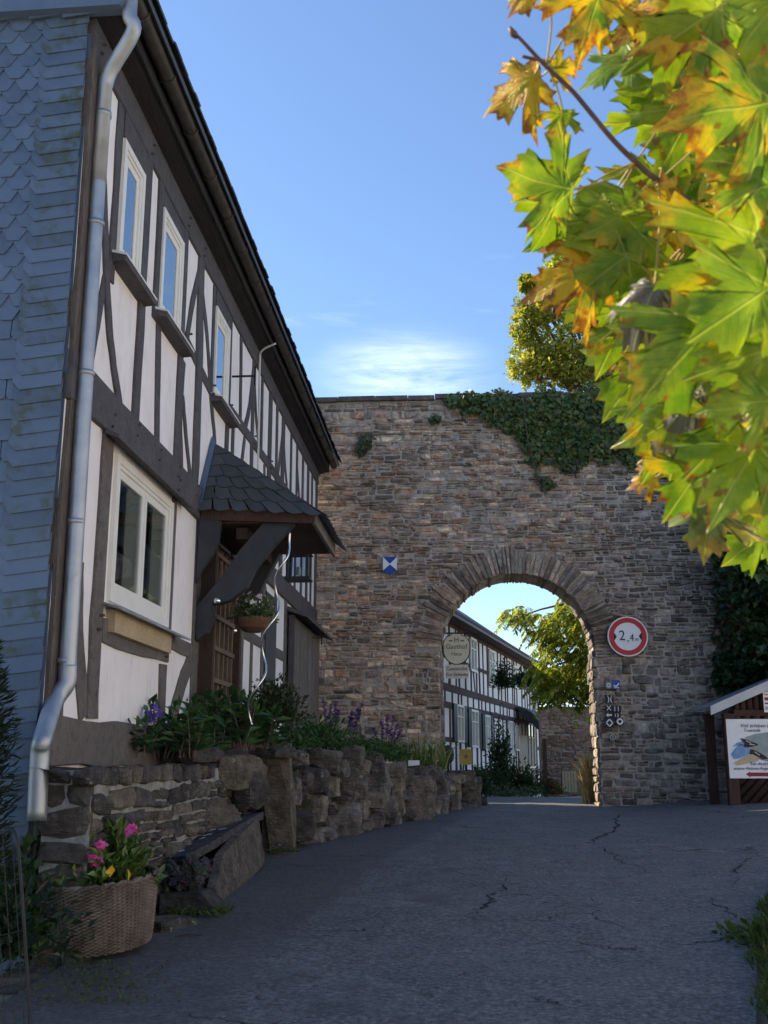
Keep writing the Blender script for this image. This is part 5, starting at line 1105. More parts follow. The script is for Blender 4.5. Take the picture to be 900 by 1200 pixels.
# ================================================================== IVY, SHRUBS AND TREES ROUND THE GATE
IV = [(.05, .09, .025), (.075, .12, .03), (.035, .065, .02), (.10, .14, .04), (.13, .13, .04)]
def ivy_patch(name, label, pts, n, size, cols=IV, depth=.16, yf=None, parent_loc=None):
    """pts: list of (x, z, rx, rz) blobs on the wall face"""
    P = []; w_ = np.array([p[2]*p[3] for p in pts]); w_ /= w_.sum()
    ch = rs.choice(len(pts), n, p=w_)
    for k in ch:
        x, z, rx, rz = pts[k]; a = rs.uniform(0, 6.28); r_ = math.sqrt(rs.uniform(0, 1)); e = 1+.25*math.sin(a*5+x*3)+.12*math.sin(a*11)
        px_, pz = x+rx*r_*math.cos(a)*e, z+rz*r_*math.sin(a)*e*(1.35 if (math.sin(a) < 0 and mnoise.noise(Vector((x*2+rx*r_*math.cos(a)*5, 3, 0))) > .1) else .95); P.append((px_, (yf or TY)-.05-depth*rs.uniform(0, 1)*(1-.6*r_)-.05*max(0, mnoise.noise(Vector((px_*3, pz*3, 1)))), pz))
    P = np.array(P); D = unit(np.stack([rs.normal(size=n)*.6, -np.abs(rs.normal(size=n))*.4, -.7+rs.normal(size=n)*.4], 1)); L = size*rs.uniform(.4, 1.35, n); V, Fc = leaves(P, D, L, L*.85, .12, nrm=np.tile([0, -2.0, .8], (n, 1)))
    r = root(name, label, 'ivy', parent_loc or (pts[0][0], TY, pts[0][1])); build('foliage', V, Fc, M['leafg'], r, tint=pal(n, cols, .35)); return r
def wx(px, py): q = atY(px, py, TY); return q.x, q.z
def blob(px, py, rx, ry): x, z = wx(px, py); return (x, z, rx*.0168, ry*.0168)
iv = ivy_patch('top_ivy', 'thick dark ivy draped over the top of the stone wall above the arch', [blob(*b) for b in [(545, 470, 22, 10), (575, 475, 30, 18), (610, 485, 34, 26), (645, 490, 34, 34), (628, 520, 18, 26), (680, 485, 38, 34), (715, 490, 34, 34), (668, 520, 26, 20), (700, 520, 30, 22), (750, 490, 34, 34), (790, 500, 34, 44), (740, 525, 26, 22), (820, 520, 40, 60)]], 11000, .105)
ivy_patch('side_ivy', 'ivy and dry creeper running down the right end of the gateway wall', [blob(*b) for b in [(850, 580, 34, 40), (862, 640, 26, 50), (868, 700, 26, 44), (876, 760, 26, 50), (846, 720, 10, 50), (858, 790, 20, 18), (890, 690, 26, 80)]], 6500, .11, [(.03, .055, .02), (.045, .07, .03), (.10, .06, .035), (.02, .04, .02)], .3)
for k, (px, py, s_) in enumerate([(430, 515, 9), (424, 528, 5), (510, 492, 5), (640, 565, 8), (668, 548, 10)]): 
    b = blob(px, py, s_, s_*.8); ivy_patch('wall_sprig', ['small green tuft rooted high on the left of the wall', 'tiny dry tuft just under the high left tuft', 'tiny ivy sprig left of the big ivy', 'small hanging sprig right above the arch crown', 'small ivy sprig below the big ivy mass'][k], [b], 70, .10, [(.05, .08, .025), (.08, .08, .04)])
g = G(); g.tube(bez([Vector((wx(612, 470)[0], TY-.22, wx(612, 470)[1])), Vector((wx(618, 520)[0], TY-.2, wx(618, 520)[1])), Vector((wx(628, 560)[0], TY-.12, wx(628, 560)[1]))], 5), .012, 5); g.build('ivy_stem', M['bark'], iv)
def tree(name, label, base, height, crown, n, size, cols, group=None, lean=(0, 0), limbs=7, mat='leaf', aspect=.6, tr=.14, droop=0):
    b = Vector(base); r = root(name, label, 'tree', b, group); g = G(); t_ = b+Vector((lean[0], lean[1], height*.6)); g.tube(bez([b, b.lerp(t_, .5)+Vector((.1, 0, 0)), t_], 5), [tr*(1-.04*i) for i in range(11)], 9); g.build('trunk', M['bark'], r); g = G()
    V_ = []; F_ = []; T_ = []; off = 0
    per = n//len(crown)
    for (cx, cy, cz, rx, ry, rz) in crown:
        c = Vector((cx, cy, cz)); g.tube(bez([t_, t_.lerp(c, .5)+Vector((0, 0, .25)), c], 4), [tr*.5, tr*.42, tr*.36, tr*.3, tr*.25, tr*.2, tr*.15, tr*.1, tr*.06], 6)
        for j in range(5): a = random.uniform(0, 6.28); e = c+Vector((rx*math.cos(a)*.8, ry*math.sin(a)*.8, rz*random.uniform(-.5, .8))); g.tube([c.lerp(t_, .15), c.lerp(e, .5)+Vector((0, 0, .08)), e], [tr*.16, tr*.1, tr*.04], 5)
        # leaves sit in sprays along twigs so gaps stay open
        ns = max(6, per//26); d = unit(rs.normal(size=(ns, 3))); sc = np.array(c)+d*np.array([rx, ry, rz])*rs.uniform(.35, 1.08, (ns, 1)); k = rs.randint(0, ns, per); P = sc[k]+rs.normal(size=(per, 3))*np.array([rx, ry, rz])*.13
        D = unit(d[k]*.5+rs.normal(size=(per, 3))*.6+np.array([0, 0, .1-droop])); L = size*rs.uniform(.6, 1.25, per); V, Fc = leaves(P, D, L, L*aspect, .18, nrm=np.tile([0, 0, 1.2], (per, 1)))
        sh = rs.uniform(.75, 1.2, ns)[k]; T_.append(pal(per, cols, .2)*np.repeat(sh, 4)[:, None]); V_.append(V); F_.append(Fc+off); off += len(V)
    g.build('limbs', M['bark'], r); build('crown', np.concatenate(V_), np.concatenate(F_), M[mat], r, tint=np.concatenate(T_)); return r
YB = 22.3
def cb(px, py, y, rx, ry, k=None): q = atY(px, py, y); s_ = y/1250*1.0; return (q.x, q.y+random.uniform(-.2, .3), q.z, rx*s_, rx*s_*.9, ry*s_)
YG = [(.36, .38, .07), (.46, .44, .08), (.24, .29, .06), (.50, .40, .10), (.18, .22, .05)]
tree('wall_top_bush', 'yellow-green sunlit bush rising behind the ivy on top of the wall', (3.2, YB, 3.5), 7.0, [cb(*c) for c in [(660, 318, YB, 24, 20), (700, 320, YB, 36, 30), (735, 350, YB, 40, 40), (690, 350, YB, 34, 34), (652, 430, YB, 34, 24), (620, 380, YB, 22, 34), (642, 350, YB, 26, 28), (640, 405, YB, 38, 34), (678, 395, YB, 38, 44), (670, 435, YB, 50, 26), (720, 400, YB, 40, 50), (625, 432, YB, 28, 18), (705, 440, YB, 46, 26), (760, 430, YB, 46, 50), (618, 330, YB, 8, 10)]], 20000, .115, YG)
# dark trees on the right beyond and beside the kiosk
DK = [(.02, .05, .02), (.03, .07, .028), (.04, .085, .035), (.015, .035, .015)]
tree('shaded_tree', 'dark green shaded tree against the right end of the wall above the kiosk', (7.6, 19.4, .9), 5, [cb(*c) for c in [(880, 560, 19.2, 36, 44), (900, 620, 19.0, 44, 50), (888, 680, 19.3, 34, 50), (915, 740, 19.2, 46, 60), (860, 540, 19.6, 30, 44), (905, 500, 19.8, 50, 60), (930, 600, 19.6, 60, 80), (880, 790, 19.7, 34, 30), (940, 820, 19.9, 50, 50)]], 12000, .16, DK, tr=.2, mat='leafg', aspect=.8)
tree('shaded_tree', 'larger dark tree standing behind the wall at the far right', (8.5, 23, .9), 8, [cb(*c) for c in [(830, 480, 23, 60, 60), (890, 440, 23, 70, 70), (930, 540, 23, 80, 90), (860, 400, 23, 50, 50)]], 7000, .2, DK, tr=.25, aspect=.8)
tree('shaded_maple', 'mid green maple foliage in shade just right of the wall edge', (6.8, 15.5, .9), 5, [cb(*c) for c in [(895, 585, 15.5, 24, 22), (885, 630, 15.5, 22, 16), (905, 660, 15.5, 26, 22), (915, 610, 15.6, 36, 50)]], 900, .19, [(.03, .085, .03), (.045, .11, .045)], mat='leafg', aspect=.95, droop=.3)

# ================================================================== BEYOND THE ARCH
# half-timbered house, wall line runs A -> B
HA, HBp = Vector((-1.05, 31.5, 0)), Vector((3.87, 54, 0)); hd = (HBp-HA).normalized(); hn = Vector((hd.y, -hd.x, 0)); HL = (HBp-HA).length
inn = root('timbered_inn', 'white and dark timbered inn seen through the arch', 'house', (HA.x, HA.y, .3))
def I(px, py, out=0):
    d = Vector(ray(px, py)); c = Vector(C0); t = (HA+hn*out-c).dot(hn)/d.dot(hn); p = c+d*t; return (p-HA).dot(hd), p.z
def IP(s, z, out=0): return HA+hd*s+hn*out+Vector((0, 0, z))
ET = 6.3
g = G(); D_ = -hn*7.5
g.prism([IP(0, -.6), IP(HL, -.6), IP(HL, ET), IP(0, ET)], D_); g.build('plaster_wall', M['plaster'], inn)
G().prism([IP(0, ET)+D_*0, IP(0, ET)+D_, IP(0, ET+2.8)+D_*.5], hd*HL).build('gable', M['plaster'], inn)
for nm, o1, o2, m_ in (('roof', 0, 0, 'roofslate'),):
    a, b = IP(-.35, ET-.12, .55), IP(-.35, ET+2.9, -3.75); G().prism([a, b, IP(-.35, ET-.2, -8.0), IP(-.35, ET-.32, -8.0), b-Vector((0, 0, .2)), a-Vector((0, 0, .1))], hd*(HL+.7)).build('roof', M['roofslate'], inn)
G().prism([IP(-.35, ET-.22, .5), IP(-.35, ET-.10, .57), IP(-.35, ET+.02, .5), IP(-.35, ET-.02, 0), IP(-.35, ET-.2, 0)], hd*(HL+.7)).build('eaves_board', M['timber_far'], inn)
def fb(name, a, b, wd, mat='timber_far', out=.03):
    p, q = IP(*a), IP(*b); g = G(); g.bar(p+hn*.0, q+hn*.0, wd, out*2, up=hn); return g.build(name, M[mat], inn)
frg = random.Random(8)
RZs = [ET-.25, 4.75, 3.72, 3.35, 2.72-.55, 1.0]
for z, w_ in ((ET-.18, .3), (4.95, .13), (3.98, .24), (3.42, .2), (2.35, .15), (1.28, .24)): fb('rail', (0, z), (HL, z+frg.uniform(-.03, .03)), w_)
s = .15; prev = 0
while s < HL:
    fb('post', (s, .3), (s, 3.4), frg.uniform(.11, .2)); s2 = s+frg.uniform(-.2, .2); fb('post', (max(.1, s2), 3.98), (max(.1, s2+frg.uniform(-.1, .1)), ET-.2), frg.uniform(.11, .18))
    fb('post', (max(.1, s2)+.3, 3.5), (max(.1, s2)+.3, 3.95), .12); s += frg.uniform(.62, 1.05)
fb('corner_post', (.13, -.2), (.13, ET), .34, out=.06)
for a, b in (((1.0, 4.0), (.3, 4.9)), ((3.2, 4.0), (4.0, 5.6)), ((7.5, 4.0), (6.9, 5.6)), ((12, 4.0), (12.8, 5.6)), ((.9, 1.4), (.35, 2.4)), ((5.2, 1.4), (5.9, 2.4)), ((14, 1.4), (13.3, 2.4))): fb('brace', a, b, .13, out=.024)
def iwin(s0, s1, z0, z1, shutters=False, up=False):
    o = .06; g = G(); t = .07
    for a, b in (((s0, z0+t/2), (s1, z0+t/2)), ((s0, z1-t/2), (s1, z1-t/2))): g.bar(IP(*a, o), IP(*b, o), t, .06, up=hn)
    for ss in (s0, (s0+s1)/2-t/2, s1-t): g.bar(IP(ss+t/2, z0, o+.002), IP(ss+t/2, z1, o+.002), t, .06, up=hn)
    g.bar(IP(s0, z0+(z1-z0)*.68, o-.004), IP(s1, z0+(z1-z0)*.68, o-.004), .035, .05, up=hn)
    wo_ = g.build('window', M['frame'], inn); g = G(); g.prism([IP(s0+.02, z0+.02, .04), IP(s1-.02, z0+.02, .04), IP(s1-.02, z1-.02, .04), IP(s0+.02, z1-.02, .04)], hn*.006); g.build('pane', M['glass_up'], wo_)
    if shutters:
        for a, b in ((s0-.48, s0-.02), (s1+.02, s1+.48)): G().prism([IP(a, z0, .035), IP(b, z0, .035), IP(b, z1, .035), IP(a, z1, .035)], hn*.05).build('shutter', M['blackpaint'], inn)
for (x0, y0, x1, y1, sh) in [(533, 826, 541, 870, True), (550, 832, 558, 876, True), (549, 748, 556, 787, False), (571, 762, 577, 803, False), (566, 838, 572, 880, True), (594, 845, 599, 885, False), (600, 780, 604, 806, False), (617, 848, 624, 900, False), (602, 850, 606, 880, False)]:
    a, za = I(x0, y0); b, _ = I(x1, y0); m, _ = I((x0+x1)/2, y0); _, zt2 = I((x0+x1)/2, y0); _, zb2 = I((x0+x1)/2, y1); iwin(a, b, min(zb2, zt2-.8), zt2, sh)
# rounded dark porch hood
a0, z0 = I(604, 856); a1, _ = I(628, 860); V = []; n = 10; g = G()
zc = I(616, 862)[1]; hh2 = I(616, 832)[1]-zc
for i in range(9):
    s_ = a0+(a1-a0)*i/8
    for k in range(n+1): an = math.pi/2*k/n; V.append(IP(s_, zc+hh2*math.sin(an), 1.15*math.cos(an)))
Fc = [(i*(n+1)+k, i*(n+1)+k+1, (i+1)*(n+1)+k+1, (i+1)*(n+1)+k) for i in range(8) for k in range(n)]+[tuple(range(n+1)), tuple(8*(n+1)+k for k in range(n+1))]
build('porch_hood', V, Fc, M['roofslate'], inn)

G().prism([IP(a0+.5, .2, .035), IP(a1-.4, .2, .035), IP(a1-.4, zc, .035), IP(a0+.5, zc, .035)], hn*.02).build('dark_door', M['blackpaint'], inn)
# hanging inn sign on a bracket by the arch's left jamb
sgY = 24.0
def SG(px, py): return atY(px, py, sgY)
sc_ = SG(535, 759); sg = root('hanging_inn_sign', 'round-topped cream inn sign hanging on a wrought bracket behind the left jamb', 'hanging sign', sc_)
g = G(); a, b = SG(508, 742), SG(558, 742); g.tube([a, b], .018, 6); g.tube(bez([SG(556, 742), SG(552, 739), SG(545, 741)], 4), .012, 5); g.build('bracket', M['black'], sg)
rx = (SG(550, 760)-SG(520, 760)).x/2; out_ = []
for k in range(28): a = math.pi*k/27; out_.append(Vector((sc_.x+rx*math.cos(a+math.pi), sgY, sc_.z-.02+.32*math.sin(a+math.pi)-.02)))
out_ += [Vector((sc_.x+rx, sgY, sc_.z+.12)), Vector((sc_.x+rx*.72, sgY, sc_.z+.24)), Vector((sc_.x+rx*.4, sgY, sc_.z+.27)), Vector((sc_.x+rx*.3, sgY, sc_.z+.32)), Vector((sc_.x-rx*.3, sgY, sc_.z+.32)), Vector((sc_.x-rx*.4, sgY, sc_.z+.27)), Vector((sc_.x-rx*.72, sgY, sc_.z+.24)), Vector((sc_.x-rx, sgY, sc_.z+.12))]
G().prism(out_, (0, .03, 0)).build('board', M['cream'], sg); G().prism([sc_+(p-sc_)*1.07+Vector((0, .006, 0)) for p in out_], (0, .02, 0)).build('board_rim', M['black'], sg)
M['signink'] = mat_noise('faded_green_print', (.08, .11, .10), (.14, .17, .15), 12, .6, .001)
for t_, s_, dz in (('H', .16, .17), ('Gasthof', .15, .02), ('Haus', .12, -.14)): text(t_, s_, (sc_.x, sgY-.006, sc_.z+dz), FACE_CAM, M['signink'], 'lettering', sg)
for dx in (-.13, .13): box('ornament', (sc_.x+dx-.04, sgY-.006, sc_.z+.14), (sc_.x+dx+.04, sgY-.001, sc_.z+.17), M['signink'], sg)
s0, s1 = SG(522, 779), SG(549, 795); box('lower_board', (s0.x, sgY, s1.z), (s1.x, sgY+.03, s0.z), M['cream'], sg)
text('Gaststube', .115, ((s0.x+s1.x)/2, sgY-.006, s0.z-.09), FACE_CAM, M['signink'], 'lettering', sg); text('Zur Schänke', .10, ((s0.x+s1.x)/2, sgY-.006, s0.z-.22), FACE_CAM, M['ink'], 'lettering', sg)
g = G()
for dx in (-.2, .2): g.tube([(sc_.x+dx, sgY+.01, sc_.z+.2), (sc_.x+dx, sgY+.01, SG(535, 742).z)], .006, 5); g.tube([(sc_.x+dx*.8, sgY+.015, s0.z-.02), (sc_.x+dx*.8, sgY+.015, sc_.z-.28)], .006, 5)
g.build('hangers', M['black'], sg)
g = G(); g.bar((SG(512, 745).x, sgY, .8), (SG(512, 745).x, sgY, SG(512, 728).z), .16, .16); g.build('sign_post', M['timber_far'], sg)
# small things by the inn
c = atY(546, 887, 29); mb = root('yellow_mailbox', 'yellow mailbox with a black horn symbol by the inn front', 'mailbox', (c.x, 29, c.z)); box('body', (c.x-.16, 28.9, c.z-.2), (c.x+.16, 29.08, c.z+.14), M['yellow'], mb); G().prism([(c.x-.18, 28.88, c.z+.14), (c.x+.18, 28.88, c.z+.14), (c.x+.14, 28.88, c.z+.2), (c.x-.14, 28.88, c.z+.2)], (0, .22, 0)).build('lid', M['yellow'], mb); text('o', .16, (c.x, 28.895, c.z+.02), FACE_CAM, M['ink'], 'horn_symbol', mb); box('leg', (c.x-.03, 28.95, c.z-1.0), (c.x+.03, 29.03, c.z-.2), M['black'], mb)
c = atY(525, 884, 28); fp = root('dark_lamp_box', 'dark round wall box left of the yellow mailbox', 'box', (c.x, 28, c.z)); V, Fc = lathe((0, 0, 0), [(0, .06), (.13, .06), (.16, .02), (.16, -.06), (0, -.06)], 16); build('body', [(c.x+v[0], 28-v[2], c.z+v[1]*1.5) for v in V], Fc, M['blackpaint'], fp); box('leg', (c.x-.03, 28.02, c.z-1.0), (c.x+.03, 28.08, c.z-.1), M['black'], fp)
G_ = [(.03, .06, .025), (.04, .08, .03), (.02, .04, .02)]
at_plant('climbing_rose', 'tall climbing plant trained up the middle of the inn front', 'climber', 587, 915, 36, (.42, .4, 2.3), 2300, .13, cols=G_, shell=.05)
at_plant('climbing_rose', 'dark leafy climber just below the inn eaves', 'climber', 590, 803, 37, (.40, .4, 1.0), 800, .13, cols=G_, shell=.05)
at_plant('climbing_shrub', 'dark climber hanging near the far corner of the inn', 'climber', 616, 803, 44, (.9, .5, .75), 800, .17, cols=G_, shell=.05)
at_plant('front_garden_bush', 'dark round bush left of the hooded inn door', 'shrub', 578, 928, 33, (.62, .5, .95), 1600, .11, cols=G_, shell=.05)
at_plant('front_garden_bush', 'widest dark bush below the hooded inn door', 'shrub', 611, 928, 34, (.80, .6, 1.0), 2400, .11, cols=G_, shell=.05)
at_plant('front_garden_bush', 'low dark bush nearest the dry stone wall end', 'shrub', 560, 928, 30, (.40, .4, .75), 1200, .11, cols=G_, shell=.05)
at_plant('front_garden_bush', 'reddish bush between the dark bush and the wooden crate', 'shrub', 640, 929, 36, (.5, .4, .62), 1200, .10, cols=[(.13, .045, .04), (.06, .06, .03), (.18, .06, .045)], shell=.05)
at_plant('yellow_flower_pot', 'small pot plant with yellow blooms left of the crate', 'potted plant', 652, 930, 36, (.32, .3, .36), 450, .08, cols=[(.40, .28, .04), (.06, .09, .02), (.05, .08, .02)], shell=.05)
at_plant('grey_edging_plant', 'low grey-green edging plants before the inn bushes', 'plant', 595, 935, 32, (1.5, .3, .42), 1200, .08, cols=[(.14, .17, .12), (.09, .12, .07)], shell=.05)
c = atY(667, 917, 40); cr_ = root('wooden_planter', 'upright wooden planter crate in front of the far stone wall', 'planter', (c.x, 40, gz(c.x, 40)))
for k in range(5): box('slat', (c.x-.26+k*.105, 39.8, c.z-.32), (c.x-.26+k*.105+.09, 39.84, c.z+.40), M['paleboard'], cr_)
box('box_body', (c.x-.26, 39.85, c.z-.32), (c.x+.26, 40.3, c.z+.36), M['redwood'], cr_)
# far stone wall
fw = root('far_stone_wall', 'reddish brown rubble wall closing the yard beyond the arch', 'stone wall', (6, 46, .3)); FY = 46
q0_, q1_ = atY(632, 828, FY), atY(760, 828, FY); FZ = q0_.z
G().box((q0_.x, FY, -.3), (q1_.x+6, FY+.6, FZ)).build('mortar_core', M['mortar'], fw)
frg2 = random.Random(12)
rr_ = list(rubble(lambda z: [(q0_.x, 7.2)], .1, FZ, (.10, .24), (.22, .65), frg2)); lay_wall(fw, rr_, lambda u, v, o: (u, FY-o, v), frg2, M['stone'], 300, lambda u, v, t: tuple(Vector(t).lerp(Vector((.27, .15, .09)), .65)), (.03, .08))
c = atY(642, 895, 44); g = G(); g.bar((c.x, 45.5, 0.2), (c.x, 45.5, c.z+1.0), .16, .16); pst = root('wooden_post', 'slim wooden post before the far stone wall', 'post', (c.x, 45.5, .2)); g.build('shaft', M['redwood'], pst)
# tree overhanging the yard: drooping feathery sprays
TB = 33.0
tr_ = root('feathery_tree', 'sunlit yellow-green tree with drooping feathery leaves seen through the arch', 'tree', (6.2, TB, .4)); g = G(); b = Vector((6.2, TB, .3)); g.tube(bez([b, b+Vector((-.2, 0, 2)), b+Vector((-.1, 0, 4.5)), b+Vector((-.3, 0, 6.5))], 4), [.22]*5+[.18]*4+[.12]*4, 9); g.build('trunk', M['bark'], tr_)
P = []; D = []; Tn = []; g = G(); trg2 = random.Random(31)
blobs = [(578+20, 726, 20, 9, 14), (640, 735, 30, 16, 26), (665, 722, 28, 14, 26), (690, 745, 26, 30, 30), (650, 765, 30, 16, 26), (680, 785, 34, 20, 36), (650, 800, 34, 16, 34), (690, 818, 34, 18, 34), (640, 815, 26, 14, 24), (625, 790, 18, 12, 14), (668, 700, 20, 8, 12), (720, 760, 40, 50, 50), (625, 745, 14, 10, 12), (700, 700, 30, 20, 24)]
for (px, py, rx_, ry_, nf) in blobs:
    for k in range(int(nf*2.1)):
        a, r_ = trg2.uniform(0, 6.28), math.sqrt(trg2.random()); q = atY(px+12+rx_*.85*r_*math.cos(a), py+ry_*.8*r_*math.sin(a)-8, TB+trg2.uniform(-1.6, 1.4))
        dr = Vector((trg2.uniform(-1, .5), trg2.uniform(-.8, .8), trg2.uniform(-.2, .35))).normalized(); L = trg2.uniform(.35, .6); pts = [q+dr*L*t+Vector((0, 0, -.55*L*t*t*1.6)) for t in (0, .25, .5, .75, 1)]; g.tube([pts[0], pts[2], pts[4]], [.008, .006, .003], 4)
        sh = trg2.uniform(.7, 1.25)
        for j in range(9):
            t = (j+1)/9; i0 = min(3, int(t*4)); p = pts[i0].lerp(pts[i0+1], t*4-i0); tg = (pts[i0+1]-pts[i0]).normalized(); s_ = tg.cross(Vector((0, 0, 1))).normalized()
            for e in (-1, 1): P.append(p); D.append(s_*e+tg*.5+Vector((0, 0, -.35))); Tn.append(sh)
m = len(P); L = rs.uniform(.15, .24, m); V, Fc = leaves(np.array(P), unit(np.array(D)), L, L*.38, .1, nrm=np.tile([0, 0, 1.5], (m, 1))); 
build('crown', V, Fc, M['leaf'], tr_, tint=pal(m, [(.20, .26, .04), (.30, .34, .05), (.12, .18, .035), (.42, .38, .06)], .15)*np.repeat(np.array(Tn), 4)[:, None]); 
for (px, py, *_r) in blobs: q = atY(px, py, TB); g.tube(bez([b+Vector((-.2, 0, min(6.3, max(1.5, q.z-1.2)))), (b+Vector((-.2, 0, q.z))).lerp(q, .5)+Vector((0, 0, .3)), q], 4), [.07, .065, .06, .05, .045, .04, .03, .02, .012], 5)
g.build('limbs', M['bark'], tr_)
# dry plume grass by the right jamb
c = Vector((2.50, 21.7, gz(2.5, 21.7))); dg_ = grass('dry_plume_grass', 'tall dry pale plume of grass at the foot of the right jamb', 'grass', c, 420, .95, (.13, .16), [(.42, .31, .18), (.52, .40, .25), (.32, .23, .13)], .16, wd=.018)
clump((c.x, c.y, c.z+.55), (.13, .15, .45), 500, .07, [(.48, .33, .16), (.36, .24, .10)], .3, .8, parent=dg_, name='seed_plumes')
# unseen masses added behind the gateway to keep sun off lane and yard
box('added_sun_block', (TX0, TY+TT+.005, .2), (JL-.02, TY+TT+.36, 7.0), M['mortar'], gw)  # extra thickness added to stop sun slipping through the arch
ob = root('added_shade_building', 'unseen outbuilding added behind the left end of the gateway wall to block sun', 'building', (-6.5, 22, .5)); box('wall', (-9.6, 20.95, 0), (-3.55, 23.0, 8.3), M['mortar'], ob); G().prism([(-9.8, 20.9, 8.28), (-3.5, 20.9, 8.28), (-3.5, 21.9, 8.8), (-9.8, 21.9, 8.8)], (0, 0, .05)).build('roof', M['roofslate'], ob); box('roof_ridge', (-9.7, 21.9, 8.3), (-3.56, 22.98, 8.84), M['roofslate'], ob)  # unseen, added to plug the sun gap between house and gateway
bn2 = root('added_shade_barn', 'unseen plain barn added left of the yard to shade it', 'barn', (-8, 28, .4))  # unseen, added only for its shade on the yard
def barnP(s, t): a = Vector((-5.2, 24.7, 0)); u = Vector((-.93, .37, 0)); v = Vector((.37, .93, 0)); return a+u*s+v*t
G().prism([barnP(0, 0)+Vector((0, 0, -.5)), barnP(8, 0)+Vector((0, 0, -.5)), barnP(8, 0)+Vector((0, 0, 7.2)), barnP(4, 0)+Vector((0, 0, 11)), barnP(0, 0)+Vector((0, 0, 7.2))], Vector((.37, .93, 0))*6.0).build('wall', M['greywood'], bn2)
for e in (0, 8): G().prism([barnP(e+(-.5 if e == 0 else .5), -.3)+Vector((0, 0, 6.9)), barnP(4, -.3)+Vector((0, 0, 11.15)), barnP(4, -.3)+Vector((0, 0, 11.0)), barnP(e+(-.5 if e == 0 else .5), -.3)+Vector((0, 0, 6.75))], Vector((.37, .93, 0))*6.6).build('roof', M['roofslate'], bn2)
# grass verge at the right edge of the road
gr = []
n = 9000; yv = rs.uniform(4.6, 10.5, n); xl = np.interp(yv, [4.6, 5.7, 7.6, 9.3, 10.5], [1.25, 1.42, 1.86, 2.45, 3.1]); xv = xl+rs.gamma(1.6, .33, n)+.05*np.sin(yv*7); P = np.stack([xv, yv, [gz(a, b)-.01 for a, b in zip(xv, yv)]], 1)
D = unit(np.stack([rs.normal(size=n)*.5-.15, rs.normal(size=n)*.5, np.ones(n)], 1)); Ls = rs.uniform(.05, .22, n)*np.clip((xv-xl)*3+.4, .4, 1.2); V, Fc = leaves(P, D, Ls, np.full(n, .011), .1)
tag(build('grass_verge', V, Fc, M['leaf'], tint=pal(n, [(.06, .10, .025), (.09, .13, .03), (.12, .14, .04), (.04, .07, .02)])), 'ragged grass and weeds at the right edge of the road', 'grass', kind='stuff')
at_plant('verge_weed', 'leafy weed clump in the grass at the right picture edge', 'weeds', 898, 1105, 7.6, (.3, .4, .12), 600, .07, cols=[(.05, .09, .025), (.08, .12, .03)], shell=.05)
# moss at the kerb
n = 500; P = []
for k in range(n): 
    px, py = random.gauss(110, 40), random.gauss(1165, 26); c = atY(px, py, 6.2+random.uniform(-.4, .5)); P.append((c.x, c.y, gz(c.x, c.y)+.01))
D = unit(rs.normal(size=(n, 3))*.6+np.array([0, 0, 1])); V, Fc = leaves(np.array(P), D, np.full(n, .02), np.full(n, .016), .1); tag(build('kerb_moss', V, Fc, M['leaf'], tint=pal(n, [(.07, .09, .02), (.10, .11, .03)])), 'moss growing along the road edge below the basket', 'moss', kind='stuff')

# ================================================================== MAPLE BRANCH HANGING IN FROM THE RIGHT
mr = root('maple_branch', 'sunlit yellow-green maple branch hanging into view at upper right', 'tree branch', (1.0, 1.2, 2.3))
HALF = [(.012, -.03), (.15, -.10), (.30, -.11), (.40, -.22), (.47, -.08), (.70, -.12), (.57, .03), (.47, .15), (.66, .25), (.84, .25), (.80, .37), (1.08, .47), (.84, .51), (.80, .66), (.62, .56), (.36, .44), (.33, .64), (.50, .84), (.34, .82), (.30, .98), (.17, .92), (.0, 1.26)]
MS = .86
def maple_leaf(c, ndir, tipdir, L, hue, dry, seed, curl=.3, fold=.15):
    rg = random.Random(seed); outl = [(x*rg.uniform(.93, 1.07), y*rg.uniform(.95, 1.05)) for x, y in HALF]; full = outl+[(-x*rg.uniform(.93, 1.07), y*rg.uniform(.95, 1.05)) for x, y in HALF[-2::-1]]
    # densify the outline so margins stay crisp
    pts = []
    for i, p in enumerate(full):
        q = full[(i+1) % len(full)]; pts.append(p); pts.append(((p[0]+q[0])/2+rg.uniform(-.008, .008), (p[1]+q[1])/2+rg.uniform(-.008, .008)))
    cx, cy = 0, .12; rings = [.0, .2, .4, .6, .8, 1.0]; n = len(pts); uv = [(cx, cy)]; ed = [0.0]
    for r_ in rings[1:]:
        for p in pts: uv.append((cx+(p[0]-cx)*r_, cy+(p[1]-cy)*r_)); ed.append(r_**2)
    N = Vector(ndir).normalized(); T = Vector(tipdir); T = (T-N*T.dot(N)).normalized(); B = T.cross(N); tw = rg.uniform(-.25, .25); so = rg.uniform(0, 40); V = []
    for (x, y), e in zip(uv, ed):
        rr = math.hypot(x, y-.1); an = math.atan2(x, y-.1); z = -curl*rr*rr*.55+fold*abs(x)*(1-.3*rr)+.05*rr*math.cos(an*5.6)+tw*x*y*.5+.13*mnoise.noise(Vector((x*2.2+so, y*2.2, 0)))+.035*mnoise.noise(Vector((x*6+so, y*6, 0)))
        if dry > .5: z += .22*mnoise.noise(Vector((x*3+so, y*3, 3)))*rr*2-.5*curl*rr*rr
        V.append(Vector(c)+(B*x+T*y+N*z)*L)
    Fc = [(0, 1+i, 1+(i+1) % n) for i in range(n)]+[(1+k*n+i, 1+(k+1)*n+i, 1+(k+1)*n+(i+1) % n, 1+k*n+(i+1) % n) for k in range(len(rings)-2) for i in range(n)]
    inf = np.array([(e, hue, dry) for e in ed]); return build('leaf', V, Fc, M['maple'], mr, smooth=True, uv=np.array(uv), info=inf), Vector(c)
